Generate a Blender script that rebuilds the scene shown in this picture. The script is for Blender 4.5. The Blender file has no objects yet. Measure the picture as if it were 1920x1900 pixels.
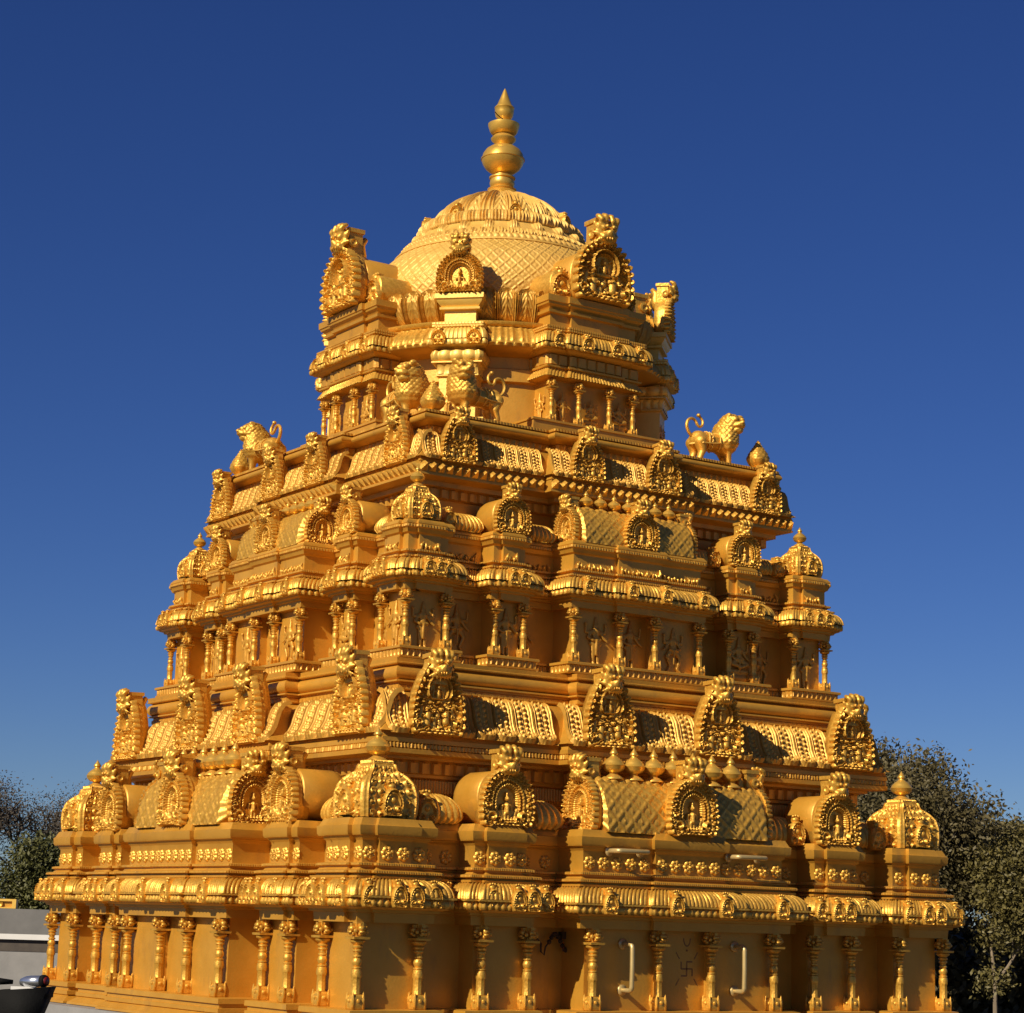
import bpy, math, random
import numpy as np
from mathutils import Matrix, Vector, Euler
random.seed(7); RNG = np.random.default_rng(7)
PI = math.pi
scn = bpy.context.scene

# ------------------------------------------------------------------ camera
cd = bpy.data.cameras.new('camera'); cam = bpy.data.objects.new('camera', cd)
scn.collection.objects.link(cam); scn.camera = cam
cam.location = (-8.6858, -13.494, 0.5183)
cam.rotation_euler = (1.7637, -0.0284, -0.5869)
cd.sensor_fit = 'HORIZONTAL'; cd.sensor_width = 36.0; cd.lens = 36.0 * 4001.4 / 1920.0
cd.clip_start = 0.05; cd.clip_end = 4000

# ------------------------------------------------------------------ light
SUN = Vector((-1.0, -0.30, 0.68)).normalized()
EL = math.asin(SUN.z); AZ = math.atan2(SUN.x, SUN.y)
w = bpy.data.worlds.new('World'); scn.world = w; w.use_nodes = True
nt = w.node_tree; bg = nt.nodes['Background']
sk = nt.nodes.new('ShaderNodeTexSky'); sk.sky_type = 'NISHITA'; sk.sun_disc = False
sk.sun_elevation = EL; sk.sun_rotation = AZ
sk.air_density = 0.86; sk.dust_density = 0.25; sk.ozone_density = 8.0; sk.altitude = 300
bg.inputs['Strength'].default_value = 0.050
hs = nt.nodes.new('ShaderNodeHueSaturation'); hs.inputs['Saturation'].default_value = 1.12; hs.inputs['Hue'].default_value = 0.517
nt.links.new(sk.outputs[0], hs.inputs['Color']); nt.links.new(hs.outputs[0], bg.inputs[0])
sd = bpy.data.lights.new('sun', 'SUN'); so = bpy.data.objects.new('sun', sd); scn.collection.objects.link(so)
sd.energy = 5.0; sd.angle = math.radians(0.5); sd.color = (1.0, 0.88, 0.68)
so.rotation_euler = SUN.to_track_quat('Z', 'Y').to_euler(); so.location = SUN * 60
vs = scn.view_settings; vs.view_transform = 'Standard'; vs.look = 'None'; vs.exposure = 0.28; vs.gamma = 1.0
vs.use_curve_mapping = False

# ------------------------------------------------------------------ materials
def mat(name, col, col2=None, metal=0.0, rough=0.5, scale=6.0, bump=0.0, bscale=40.0, rvar=0.1, dirt=None, dirt_amt=0.0, bdist=0.004, piece=0.0):
    m = bpy.data.materials.new(name); m.use_nodes = True; n = m.node_tree.nodes; l = m.node_tree.links
    b = n['Principled BSDF']; b.inputs['Metallic'].default_value = metal; b.inputs['Roughness'].default_value = rough
    tc = n.new('ShaderNodeTexCoord')
    no = n.new('ShaderNodeTexNoise'); no.inputs['Scale'].default_value = scale; no.inputs['Detail'].default_value = 6
    no.inputs['Roughness'].default_value = 0.65
    l.new(tc.outputs['Object'], no.inputs['Vector'])
    r = n.new('ShaderNodeMapRange'); r.inputs['From Min'].default_value = 0.3; r.inputs['From Max'].default_value = 0.7
    l.new(no.outputs['Fac'], r.inputs['Value'])
    mx = n.new('ShaderNodeMix'); mx.data_type = 'RGBA'
    mx.inputs[6].default_value = (*col, 1); mx.inputs[7].default_value = (*(col2 or col), 1)
    l.new(r.outputs[0], mx.inputs[0]); out = mx.outputs[2]
    if piece:
        oi = n.new('ShaderNodeObjectInfo'); pv = n.new('ShaderNodeMapRange'); pv.inputs['To Min'].default_value = 1 - piece; pv.inputs['To Max'].default_value = 1 + piece * .6
        l.new(oi.outputs['Random'], pv.inputs['Value']); hv = n.new('ShaderNodeHueSaturation'); l.new(pv.outputs[0], hv.inputs['Value']); l.new(out, hv.inputs['Color']); out = hv.outputs[0]
    if dirt:
        n2 = n.new('ShaderNodeTexNoise'); n2.inputs['Scale'].default_value = 2.3; n2.inputs['Detail'].default_value = 8; n2.inputs['Roughness'].default_value = .7
        mp = n.new('ShaderNodeMapping'); mp.inputs['Scale'].default_value = (2.2, 2.2, .7); l.new(tc.outputs['Object'], mp.inputs['Vector']); l.new(mp.outputs[0], n2.inputs['Vector'])
        r2 = n.new('ShaderNodeMapRange'); r2.inputs['From Min'].default_value = 0.55; r2.inputs['From Max'].default_value = 0.8
        r2.inputs['To Max'].default_value = dirt_amt
        l.new(n2.outputs['Fac'], r2.inputs['Value'])
        m2 = n.new('ShaderNodeMix'); m2.data_type = 'RGBA'; m2.inputs[7].default_value = (*dirt, 1)
        l.new(out, m2.inputs[6]); l.new(r2.outputs[0], m2.inputs[0]); out = m2.outputs[2]
    l.new(out, b.inputs['Base Color'])
    r3 = n.new('ShaderNodeMapRange'); r3.inputs['To Min'].default_value = rough - rvar; r3.inputs['To Max'].default_value = rough + rvar
    l.new(no.outputs['Fac'], r3.inputs['Value']); l.new(r3.outputs[0], b.inputs['Roughness'])
    if bump:
        n3 = n.new('ShaderNodeTexNoise'); n3.inputs['Scale'].default_value = bscale; n3.inputs['Detail'].default_value = 4
        l.new(tc.outputs['Object'], n3.inputs['Vector'])
        bp = n.new('ShaderNodeBump'); bp.inputs['Strength'].default_value = bump; bp.inputs['Distance'].default_value = bdist
        l.new(n3.outputs['Fac'], bp.inputs['Height']); l.new(bp.outputs[0], b.inputs['Normal'])
    return m
PAINT = mat('gold_paint', (0.54, 0.262, 0.027), (0.62, 0.318, 0.042), metal=0.36, rough=0.43, scale=5, bump=0.35, bscale=55, dirt=(0.25, 0.135, 0.045), dirt_amt=0.75, piece=.06)
GOLD = mat('gold_leaf', (0.54, 0.272, 0.032), (0.80, 0.455, 0.072), metal=0.52, rough=0.43, scale=42, bump=0.32, bscale=85, dirt=(0.34, 0.18, 0.045), dirt_amt=0.6, bdist=0.006, piece=.10)
LEAFG = mat('eave_gilt', (0.48, 0.245, 0.032), (0.64, 0.345, 0.052), metal=0.38, rough=0.47, scale=30, bump=0.3, bscale=80, piece=.08)
DOMEG = mat('dome_gilt', (0.62, 0.36, 0.065), (0.70, 0.42, 0.095), metal=0.22, rough=0.52, scale=7, bump=0.5, bscale=70, dirt=(0.36, 0.20, 0.06), dirt_amt=0.5, bdist=0.005)
BRASS = mat('brass', (0.74, 0.43, 0.070), (0.82, 0.50, 0.10), metal=0.62, rough=0.36, scale=8, bump=0.15, bscale=30, piece=.08)
PALE = mat('pale_and_sunlit_gilt', (0.72, 0.43, 0.07), (0.80, 0.51, 0.11), metal=0.30, rough=0.44, scale=12, bump=0.3, bscale=60)  # pale gilt trim; on the diagonal piers it paints in direct sun
STEEL = mat('gilt_steel', (0.52, 0.37, 0.14), (0.60, 0.45, 0.20), metal=0.5, rough=0.40)
IRON = mat('dark_iron', (0.05, 0.035, 0.02), (0.09, 0.06, 0.03), metal=0.6, rough=0.5)
MARK = mat('incised_mark', (0.20, 0.09, 0.02), (0.28, 0.13, 0.03), rough=0.7)
GREY = mat('grey_render', (0.20, 0.195, 0.192), (0.26, 0.252, 0.245), rough=0.85, scale=4, bump=0.3, bscale=60)
GREYD = mat('grey_coping', (0.125, 0.122, 0.12), (0.16, 0.156, 0.152), rough=0.8, scale=7, bump=0.2, bscale=80)
WHITE = mat('white_trim', (0.60, 0.59, 0.57), (0.66, 0.65, 0.63), rough=0.6)
BLACK = mat('black_plastic', (0.004, 0.004, 0.004), (0.008, 0.008, 0.008), rough=0.75, scale=20, bump=0.3, bscale=200)
BLACK.node_tree.nodes['Principled BSDF'].inputs['Specular IOR Level'].default_value = 0.12
SILVER = mat('silver_reflector', (0.55, 0.57, 0.60), (0.7, 0.72, 0.75), metal=0.9, rough=0.25)
RED = mat('red_lens', (0.14, 0.010, 0.008), (0.2, 0.015, 0.012), rough=0.35)
SOIL = mat('dry_earth', (0.06, 0.056, 0.048), (0.10, 0.09, 0.075), rough=0.95, scale=0.6, bump=0.5, bscale=6)
BARK = mat('pale_bark', (0.15, 0.115, 0.075), (0.22, 0.17, 0.115), rough=0.9, scale=9, bump=0.6, bscale=25)
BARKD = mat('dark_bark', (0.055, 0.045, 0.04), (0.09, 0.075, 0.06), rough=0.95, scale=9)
LEAFA = mat('olive_leaves', (0.070, 0.060, 0.014), (0.150, 0.120, 0.030), rough=0.6, scale=1.7)
LEAFB = mat('dusty_leaves', (0.055, 0.044, 0.014), (0.100, 0.078, 0.024), rough=0.65, scale=1.7)
TWIG = mat('dry_leaves', (0.050, 0.040, 0.028), (0.085, 0.066, 0.045), rough=0.8, scale=1.7)
LEAFC = mat('green_leaves', (0.050, 0.055, 0.010), (0.095, 0.092, 0.020), rough=0.6, scale=1.7)

# ------------------------------------------------------------------ mesh helpers
class G:
    """collects vertices and faces for one mesh"""
    def __init__(s): s.v = []; s.f = []; s.n = 0
    def add(s, V, F):
        V = np.asarray(V, float).reshape(-1, 3); F = np.asarray(F, int)
        s.v.append(V); s.f.append(F + s.n); s.n += len(V); return s
    def grid(s, P, wrap_u=False, wrap_v=False, flip=False):
        nu, nv = P.shape[:2]; I = np.arange(nu * nv).reshape(nu, nv)
        if wrap_u: I = np.concatenate([I, I[:1]], 0)
        if wrap_v: I = np.concatenate([I, I[:, :1]], 1)
        F = np.stack([I[:-1, :-1], I[1:, :-1], I[1:, 1:], I[:-1, 1:]], -1).reshape(-1, 4)
        if flip: F = F[:, ::-1]
        return s.add(P.reshape(-1, 3), F)
    def fan(s, ring, c, flip=False):
        n = len(ring); V = np.vstack([ring, [c]]); a = np.arange(n); b = (a + 1) % n
        F = np.stack([a, b, np.full(n, n)], 1)
        return s.add(V, F[:, ::-1] if flip else F)
    def box(s, x0, x1, y0, y1, z0, z1):
        V = [(x, y, z) for z in (z0, z1) for x, y in ((x0, y0), (x1, y0), (x1, y1), (x0, y1))]
        return s.add(V, [(0, 3, 2, 1), (4, 5, 6, 7), (0, 1, 5, 4), (1, 2, 6, 5), (2, 3, 7, 6), (3, 0, 4, 7)])
    def lathe(s, prof, n=24, cx=0, cy=0, cz=0, shape='c', rot=0.0, sx=1, sy=1):
        a = np.arange(n) * 2 * PI / n + rot
        rows = []
        for p in prof:
            r, z = p[0], p[1]; k = p[2] if len(p) > 2 else shape
            if k == 's': q = r / np.maximum(np.abs(np.cos(a)), np.abs(np.sin(a)))
            elif k == 'o':
                b = (a + PI / 8) % (PI / 4) - PI / 8; q = r / np.cos(b)
            else: q = np.full(n, r)
            rows.append(np.stack([cx + q * np.cos(a) * sx, cy + q * np.sin(a) * sy, np.full(n, cz + z)], 1))
        P = np.array(rows); s.grid(P, wrap_v=True, flip=True)
        s.fan(P[0], P[0].mean(0), True); s.fan(P[-1], P[-1].mean(0)); return s
    def tube(s, pts, rad, n=8, caps=True):
        pts = np.asarray(pts, float); m = len(pts); rad = np.broadcast_to(np.asarray(rad, float), (m,))
        T = np.gradient(pts, axis=0); T /= np.linalg.norm(T, axis=1)[:, None] + 1e-12
        ref = np.array([0.31, 0.17, 0.93]); ref = ref if abs(T[0] @ ref) < .9 else np.array([1., 0, 0])
        rows = []; u = ref - T[0] * (ref @ T[0]); u /= np.linalg.norm(u)
        a = np.arange(n) * 2 * PI / n
        for i in range(m):
            u = u - T[i] * (u @ T[i]); u /= np.linalg.norm(u) + 1e-12; v = np.cross(T[i], u)
            rows.append(pts[i] + rad[i] * (np.cos(a)[:, None] * u + np.sin(a)[:, None] * v))
        P = np.array(rows); s.grid(P, wrap_v=True, flip=False)
        if caps: s.fan(P[0], pts[0], False); s.fan(P[-1], pts[-1], True)
        return s
    def ball(s, c, r, n=8, sc=(1, 1, 1)):
        th = np.linspace(0, PI, n // 2 + 2); ph = np.arange(n) * 2 * PI / n
        P = np.stack([np.outer(np.sin(th), np.cos(ph)), np.outer(np.sin(th), np.sin(ph)), np.outer(np.cos(th), np.ones(n))], -1)
        return s.grid(P * r * np.array(sc) + np.array(c), wrap_v=True)
    def merge(s, g, M=None):
        for V, F in zip(g.v, [None] * len(g.v)): pass
        off = 0
        V = np.vstack(g.v)
        if M is not None: V = V @ np.array(M.to_3x3()).T + np.array(M.translation)
        s.v.append(V)
        for F in g.f: s.f.append(F + s.n)
        s.n += len(V); return s
    def mesh(s, name, m, sharp=40):
        me = bpy.data.meshes.new(name); V = np.vstack(s.v)
        me.vertices.add(len(V)); me.vertices.foreach_set('co', V.astype(np.float32).ravel())
        li = np.concatenate([F.ravel() for F in s.f]); tot = np.concatenate([np.full(len(F), F.shape[1]) for F in s.f])
        me.loops.add(len(li)); me.loops.foreach_set('vertex_index', li.astype(np.int32))
        me.polygons.add(len(tot)); st = np.concatenate([[0], np.cumsum(tot)[:-1]])
        me.polygons.foreach_set('loop_start', st.astype(np.int32))
        me.materials.append(m); me.update(calc_edges=True); me.validate()
        me.shade_smooth()
        if sharp: me.set_sharp_from_angle(angle=math.radians(sharp))
        return me
def fix_normals(me):
    import bmesh
    b = bmesh.new(); b.from_mesh(me); bmesh.ops.remove_doubles(b, verts=b.verts, dist=1e-5)
    bmesh.ops.recalc_face_normals(b, faces=b.faces); b.to_mesh(me); b.free(); return me

COL = scn.collection
def obj(name, me, parent=None, loc=(0, 0, 0), rz=0.0, sc=(1, 1, 1), label=None, cat=None, group=None, kind=None):
    o = bpy.data.objects.new(name, me); COL.objects.link(o)
    o.location = loc; o.rotation_euler = (0, 0, rz); o.scale = sc
    if parent is not None: o.parent = parent
    if label: o['label'] = label
    if cat: o['category'] = cat
    if group: o['group'] = group
    if kind: o['kind'] = kind
    return o

FR = [0.0, -PI / 2]                       # the two faces the photograph shows: -Y and -X
def onface(k, x, y, z):
    a = k; return (x * math.cos(a) - y * math.sin(a), x * math.sin(a) + y * math.cos(a), z)

def facepoly(segs):
    """closed plan from one face's list of (x0, x1, depth); the other three faces are turned copies"""
    pts = []
    for x0, x1, d in segs:
        for p in ((x0, -d), (x1, -d)):
            if not pts or abs(pts[-1][0] - p[0]) + abs(pts[-1][1] - p[1]) > 1e-9: pts.append(p)
    out = []
    for k in range(4):
        a = k * PI / 2
        for p in pts[:-1]: out.append((p[0] * math.cos(a) - p[1] * math.sin(a), p[0] * math.sin(a) + p[1] * math.cos(a)))
    return np.array(out)
def mirror(half, mid):
    """half: segments from the left corner inwards, mid: the middle ones"""
    return half + mid + [(-x1, -x0, d) for x0, x1, d in half[::-1]]
def rect(x0, x1, y0, y1): return np.array([(x0, y0), (x1, y0), (x1, y1), (x0, y1)])

def sweep(g, poly, prof, disp=None, step=None, allsides=False, cap=False):
    prof = np.asarray(prof, float); n = len(poly); nt = len(prof)
    E = np.roll(poly, -1, 0) - poly; L = np.linalg.norm(E, axis=1); D = E / L[:, None]
    Nn = np.stack([D[:, 1], -D[:, 0]], 1)
    Np = np.roll(Nn, 1, 0); Mi = (Nn + Np) / (1 + (Nn * Np).sum(1))[:, None]
    tg = np.gradient(prof, axis=0); tg /= np.linalg.norm(tg, axis=1)[:, None] + 1e-12
    no, nz = tg[:, 1], -tg[:, 0]
    al = np.concatenate([[0], np.cumsum(np.linalg.norm(np.diff(prof, axis=0), axis=1))]); tt = al / (al[-1] + 1e-12)
    for i in range(n):
        j = (i + 1) % n
        A = poly[i] + prof[:, :1] * Mi[i]; B = poly[j] + prof[:, :1] * Mi[j]
        vis = allsides or (Nn[i, 0] < -0.3 or Nn[i, 1] < -0.3)
        LL = np.linalg.norm(B - A, axis=1).max()
        ns = max(1, int(math.ceil(LL / step))) if (step and vis) else 1
        u = np.linspace(0, 1, ns + 1)[:, None, None]
        XY = A[None] + (B - A)[None] * u
        P = np.concatenate([XY, np.broadcast_to(prof[None, :, 1:], (ns + 1, nt, 1))], 2)
        if disp is not None and vis:
            s = (u[:, :, 0] - 0.5) * LL
            h = disp(s, tt[None, :], LL)
            if ns > 1: h = h * np.minimum(1, np.minimum(np.arange(ns + 1), ns - np.arange(ns + 1)) / 2.0)[:, None]
            P = P + h[..., None] * np.stack([no[None, :] * Nn[i, 0] + 0 * h, no[None, :] * Nn[i, 1] + 0 * h, nz[None, :] + 0 * h], -1)
        g.grid(P)
    if cap:
        for k, fl in ((0, True), (-1, False)):
            R = np.concatenate([poly + prof[k, 0] * Mi, np.full((n, 1), prof[k, 1])], 1)
            g.add(R, [list(range(n))[::-1] if fl else list(range(n))])
    return g

def beadf(p, amp):      # a row of beads with pitch p
    def f(s, t, L):
        q = L / max(1, round(L / p))
        return amp * np.abs(np.cos(PI * s / q)) ** 0.6 * np.sin(PI * t) ** 0.5 + 0 * t
    return f
def ropef(p, amp):
    return lambda s, t, L: amp * np.abs(np.sin(PI * (s / p + 0.8 * t))) * np.sin(PI * t) ** 0.5
def ribf(p, amp, pw=0.7):
    def f(s, t, L):
        q = L / max(1, round(L / p)); return amp * np.abs(np.cos(PI * s / q)) ** pw + 0 * t
    return f
def bossf(p, amp):      # hanging bosses under the eave
    def f(s, t, L):
        q = L / max(1, round(L / p)); x = ((s / q) % 1.0) - 0.5; y = (t - 0.45)
        return amp * np.sqrt(np.maximum(0, 1 - (x / 0.36) ** 2 - (y / 0.42) ** 2))
    return f
def scroll(u, v, p):    # running scroll work
    i = np.floor(u / p); j = np.floor(v / p); x = (u / p - i - .5) * 2; y = (v / p - j - .5) * 2
    r = np.sqrt(x * x + y * y); th = np.arctan2(y, x) * np.where((i + j) % 2 == 0, 1, -1)
    return (0.5 + 0.5 * np.cos(7.5 * r + th)) * np.clip(1.35 - r, 0, 1) + 0.8 * np.exp(-(r / .22) ** 2)
def arc(cx, cz, ro, rz, a0, a1, n=7):
    a = np.radians(np.linspace(a0, a1, n)); return [(cx + ro * math.cos(t), cz + rz * math.sin(t)) for t in a]

def blob(name, prims, vox, m, smooth=4, disp=None):
    """one continuous surface from tapered limbs: (p, q, rp, rq) or (p, r)"""
    g = G()
    for p in prims:
        if len(p) == 2: g.ball(p[0], p[1], 12)
        elif len(p) == 3: g.ball(p[0], p[1], 12, p[2])
        else:
            a, b, ra, rb = p; a = np.array(a, float); b = np.array(b, float)
            g.tube([a, a * .5 + b * .5, b], [ra, (ra + rb) / 2, rb], 10); g.ball(a, ra, 10); g.ball(b, rb, 10)
    me = g.mesh(name, m, None); fix_normals(me)
    o = bpy.data.objects.new('tmp', me); COL.objects.link(o)
    r = o.modifiers.new('r', 'REMESH'); r.mode = 'VOXEL'; r.voxel_size = vox
    if smooth:
        q = o.modifiers.new('s', 'SMOOTH'); q.factor = 0.5; q.iterations = smooth
    dg = bpy.context.evaluated_depsgraph_get(); dg.update()
    out = bpy.data.meshes.new_from_object(o.evaluated_get(dg)); out.name = name
    bpy.data.objects.remove(o); bpy.data.meshes.remove(me)
    if not out.materials: out.materials.append(m)
    out.materials[0] = m
    out.shade_smooth()
    if disp:
        n = len(out.vertices); V = np.zeros(n * 3, np.float32); N = np.zeros(n * 3, np.float32)
        out.vertices.foreach_get('co', V); out.vertices.foreach_get('normal', N)
        V = V.reshape(-1, 3); V += disp(V) [:, None] * N.reshape(-1, 3)
        out.vertices.foreach_set('co', V.ravel()); out.update()
    return out
def mesh_arrays(me):
    n = len(me.vertices); V = np.zeros(n * 3, np.float32); me.vertices.foreach_get('co', V)
    return V.reshape(-1, 3), [tuple(p.vertices) for p in me.polygons]
def addmesh(g, me, sc=1.0, off=(0, 0, 0)):
    V, F = mesh_arrays(me); V = V * sc + np.array(off)
    q = [f for f in F if len(f) == 4]; t = [f for f in F if len(f) == 3]
    n0 = g.n; g.v.append(V); g.n += len(V)
    if q: g.f.append(np.array(q) + n0)
    if t: g.f.append(np.array(t) + n0)

# ------------------------------------------------------------------ the temple
temple = bpy.data.objects.new('golden_temple', None); COL.objects.link(temple)
temple['label'] = 'gilded stepped temple tower with carved tiers, dome and pot finial against the blue sky'
temple['category'] = 'temple'
def part(name, g, m=PAINT, sharp=40, parent=None): return obj(name, g.mesh(name, m, sharp), parent or temple)

# ---- shared ornaments
FACE_N = 0
ARCH = ([0, .04, .12, .25, .45, .60, .74, .85, .93, 1.0], [.80, .90, .98, 1.0, .99, .94, .82, .64, .42, .10])
FLAME = ([0, .05, .14, .26, .40, .55, .68, .80, .90, 1.0], [.76, .93, 1.0, 1.0, .98, .93, .83, .71, .60, .48])
def gable_mesh(name, hw, top, depth, kind='arch'):
    """arched relief plate in the x-z plane facing -y, base at z=0, arch top at z=top; its body runs back to +y"""
    g = G(); nth, nr = 288, 46; tab = FLAME if kind == 'flame' else ARCH
    cz = top * (.42 if kind == 'flame' else .46)
    th = np.linspace(0, 2 * PI, nth, endpoint=False)
    q = np.linspace(0, 1.6 * max(hw, top), 900); xs = np.sin(th)[:, None] * q; zs = cz + np.cos(th)[:, None] * q
    ins = (zs >= 0) & (zs <= top) & (np.abs(xs) <= hw * np.interp(zs / top, *tab))
    R = q[np.argmin(ins, axis=1)]
    for _ in range(2): R = (np.roll(R, 1) + 2 * R + np.roll(R, -1)) / 4
    lf = 14 if kind != 'arch' else 17
    R0 = R.copy(); R = R * np.where(np.cos(th) > -.80, 1 + .075 * np.abs(np.sin(th * lf)) ** .7, 1)
    rr = np.linspace(0, 1, nr) ** .9
    X = np.sin(th)[:, None] * R[:, None] * rr; Z = cz + np.cos(th)[:, None] * R[:, None] * rr
    rho = np.broadcast_to(rr, X.shape); T = np.broadcast_to(th[:, None], X.shape); S = hw
    up = np.clip((np.cos(T) + .78) / .2, 0, 1)
    h = .04 * S * np.ones_like(X)
    # outer rows of pointed leaves
    for r0, wd, am, ph in ((.95, .05, .20, 0), (.85, .045, .18, .5), (.755, .035, .13, 0)):
        if kind == 'arch' or r0 > .8:
            h += am * S * np.exp(-((rho - r0) / wd) ** 2) * (.15 + .85 * np.abs(np.sin(T * lf + ph * PI)) ** .8)
    def foliage(p, am, msk): 
        xw = np.abs(X) + .38 * p * np.sin(Z / p * 1.9 + 1); zw = Z + .42 * p * np.sin(X / p * 1.7 + 2) + .5 * p * (np.floor((np.abs(X) + 7 * p) / p) % 2)
        return am * S * (scroll(xw + 7 * p, zw + 7 * p, p) - .35) * msk
    def cap(ax, az, bx, bz, r, hh):
        ax, bx, r_ = ax * S, bx * S, r * S; az, bz = cz + az * S, cz + bz * S
        px, pz = X - ax, Z - az; vx, vz = bx - ax, bz - az; k = np.clip((px * vx + pz * vz) / (vx * vx + vz * vz + 1e-12), 0, 1)
        d2 = (px - k * vx) ** 2 + (pz - k * vz) ** 2; return np.where(d2 < r_ ** 2, np.sqrt(np.maximum(r_ ** 2 - d2, 0)) * hh, -1)
    if kind == 'arch':
        for c, wd, am in ((.685, .014, .10), (.60, .020, .15), (.545, .012, .05), (.47, .018, .12)): h += am * S * np.exp(-((rho - c) / wd) ** 2) * up
        h += .09 * S * np.exp(-((rho - .645) / .018) ** 2) * np.abs(np.cos(T * 34)) * up
        h += foliage(.17 * hw, .07, np.clip((rho - .70) / .04, 0, 1))
        h -= .12 * S * np.clip((.41 - rho) / .05, 0, 1) * np.clip((Z - .12 * top) / .03, 0, 1)
        figs = [(0, -.18, 0, -.42, .085, 2.0), (-.06, -.46, -.08, -.95, .055, 1.8), (.06, -.46, .08, -.95, .055, 1.8), (0, .02, 0, .03, .075, 2.4), (0, .10, 0, .20, .045, 2.0), (-.15, -.20, .15, -.20, .05, 1.6), (-.17, -.20, -.20, -.45, .04, 1.6), (.17, -.20, .20, -.45, .04, 1.6), (-.16, -.92, .16, -.92, .06, 1.6), (-.10, -.52, .10, -.52, .05, 1.6)]
        feet = ((.60, .15, .34), (.36, .10, .22), (.80, .34, .20))
    else:
        h += foliage(.30 * hw, .17, np.clip((.84 - rho) / .06, 0, 1)); h += foliage(.16 * hw, .05, np.clip((.86 - rho) / .06, 0, 1))
        oz = cz + .22 * top if kind == 'flame' else cz + .10 * top
        d = np.sqrt(X ** 2 + ((Z - oz) * .92) ** 2) / S; ua = np.clip((Z - oz + .30 * S) / (.1 * S), 0, 1)
        h = np.where((d < .50) & (Z > oz - .36 * S), -.02 * S, h)
        h += S * ua * (.26 * np.exp(-((d - .46) / .035) ** 2) + .18 * np.exp(-((d - .36) / .025) ** 2))
        zo = (oz - cz) / S
        figs = [(0, zo - .16, 0, zo - .04, .09, 1.8), (0, zo + .10, 0, zo + .11, .075, 2.2), (0, zo + .18, 0, zo + .22, .04, 2), (-.14, zo - .02, .14, zo - .02, .05, 1.8), (-.16, zo - .02, -.19, zo - .16, .045, 1.8), (.16, zo - .02, .19, zo - .16, .045, 1.8), (-.20, zo - .25, .20, zo - .25, .07, 1.6), (-.24, zo + .2, -.25, zo + .21, .05, 1.5), (.24, zo + .2, .25, zo + .21, .05, 1.5),
                (-.36, -.30, -.40, -.62, .13, 1.2), (-.40, -.08, -.40, -.10, .10, 1.4), (-.26, -.2, -.18, -.36, .05, 1.3), (.34, -.26, .32, -.52, .14, 1.3), (.38, -.03, .38, -.04, .10, 1.4), (.34, -.52, .58, -.64, .08, 1.2),
                (-.52, -.5, -.5, -.8, .08, 1.2), (.1, -.45, .05, -.85, .09, 1.2), (-.1, -.45, -.12, -.85, .09, 1.2), (.55, -.1, .66, -.4, .08, 1.3), (-.6, -.1, -.66, -.4, .08, 1.3), (0, -.28, 0, -.36, .10, 1.4)]
        feet = ((.74, .16, .24), (.45, .07, .16))
    for sx in (-1, 1):
        for fx, fz, fr in feet:
            dx = (X - sx * fx * hw) / S; dz = (Z - fz * top) / S; d = np.sqrt(dx * dx + dz * dz) / fr; an = np.arctan2(dz, dx * sx)
            h = np.where(d < 1, np.maximum(h, S * (.05 + .20 * (1 - d ** 2) * (.5 + .5 * np.cos(10 * d + an)))), h)
    for a in figs:
        c_ = cap(*a); h = np.where(c_ > 0, np.maximum(h, -.02 * S + c_), h)
    h[:, -1] = 0.0
    P = np.stack([X, -h, Z], -1); g.grid(P, wrap_u=True)
    B = np.stack([np.sin(th) * R0, 0 * R0, cz + np.cos(th) * R0], 1)
    rim = np.stack([P[:, -1], P[:, -1] + [0, depth * .10, 0], B * [.985, 1, .99] + [0, depth * .12, 0], B * [.975, 1, .985] + [0, depth * .42, 0], B * [.90, 1, .965] + [0, depth * .46, 0], B * [.88, 1, .955] + [0, depth, 0]], 1)
    g.grid(rim, wrap_u=True); g.fan(rim[:, -1], (0, depth, cz), False)
    return g

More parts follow.
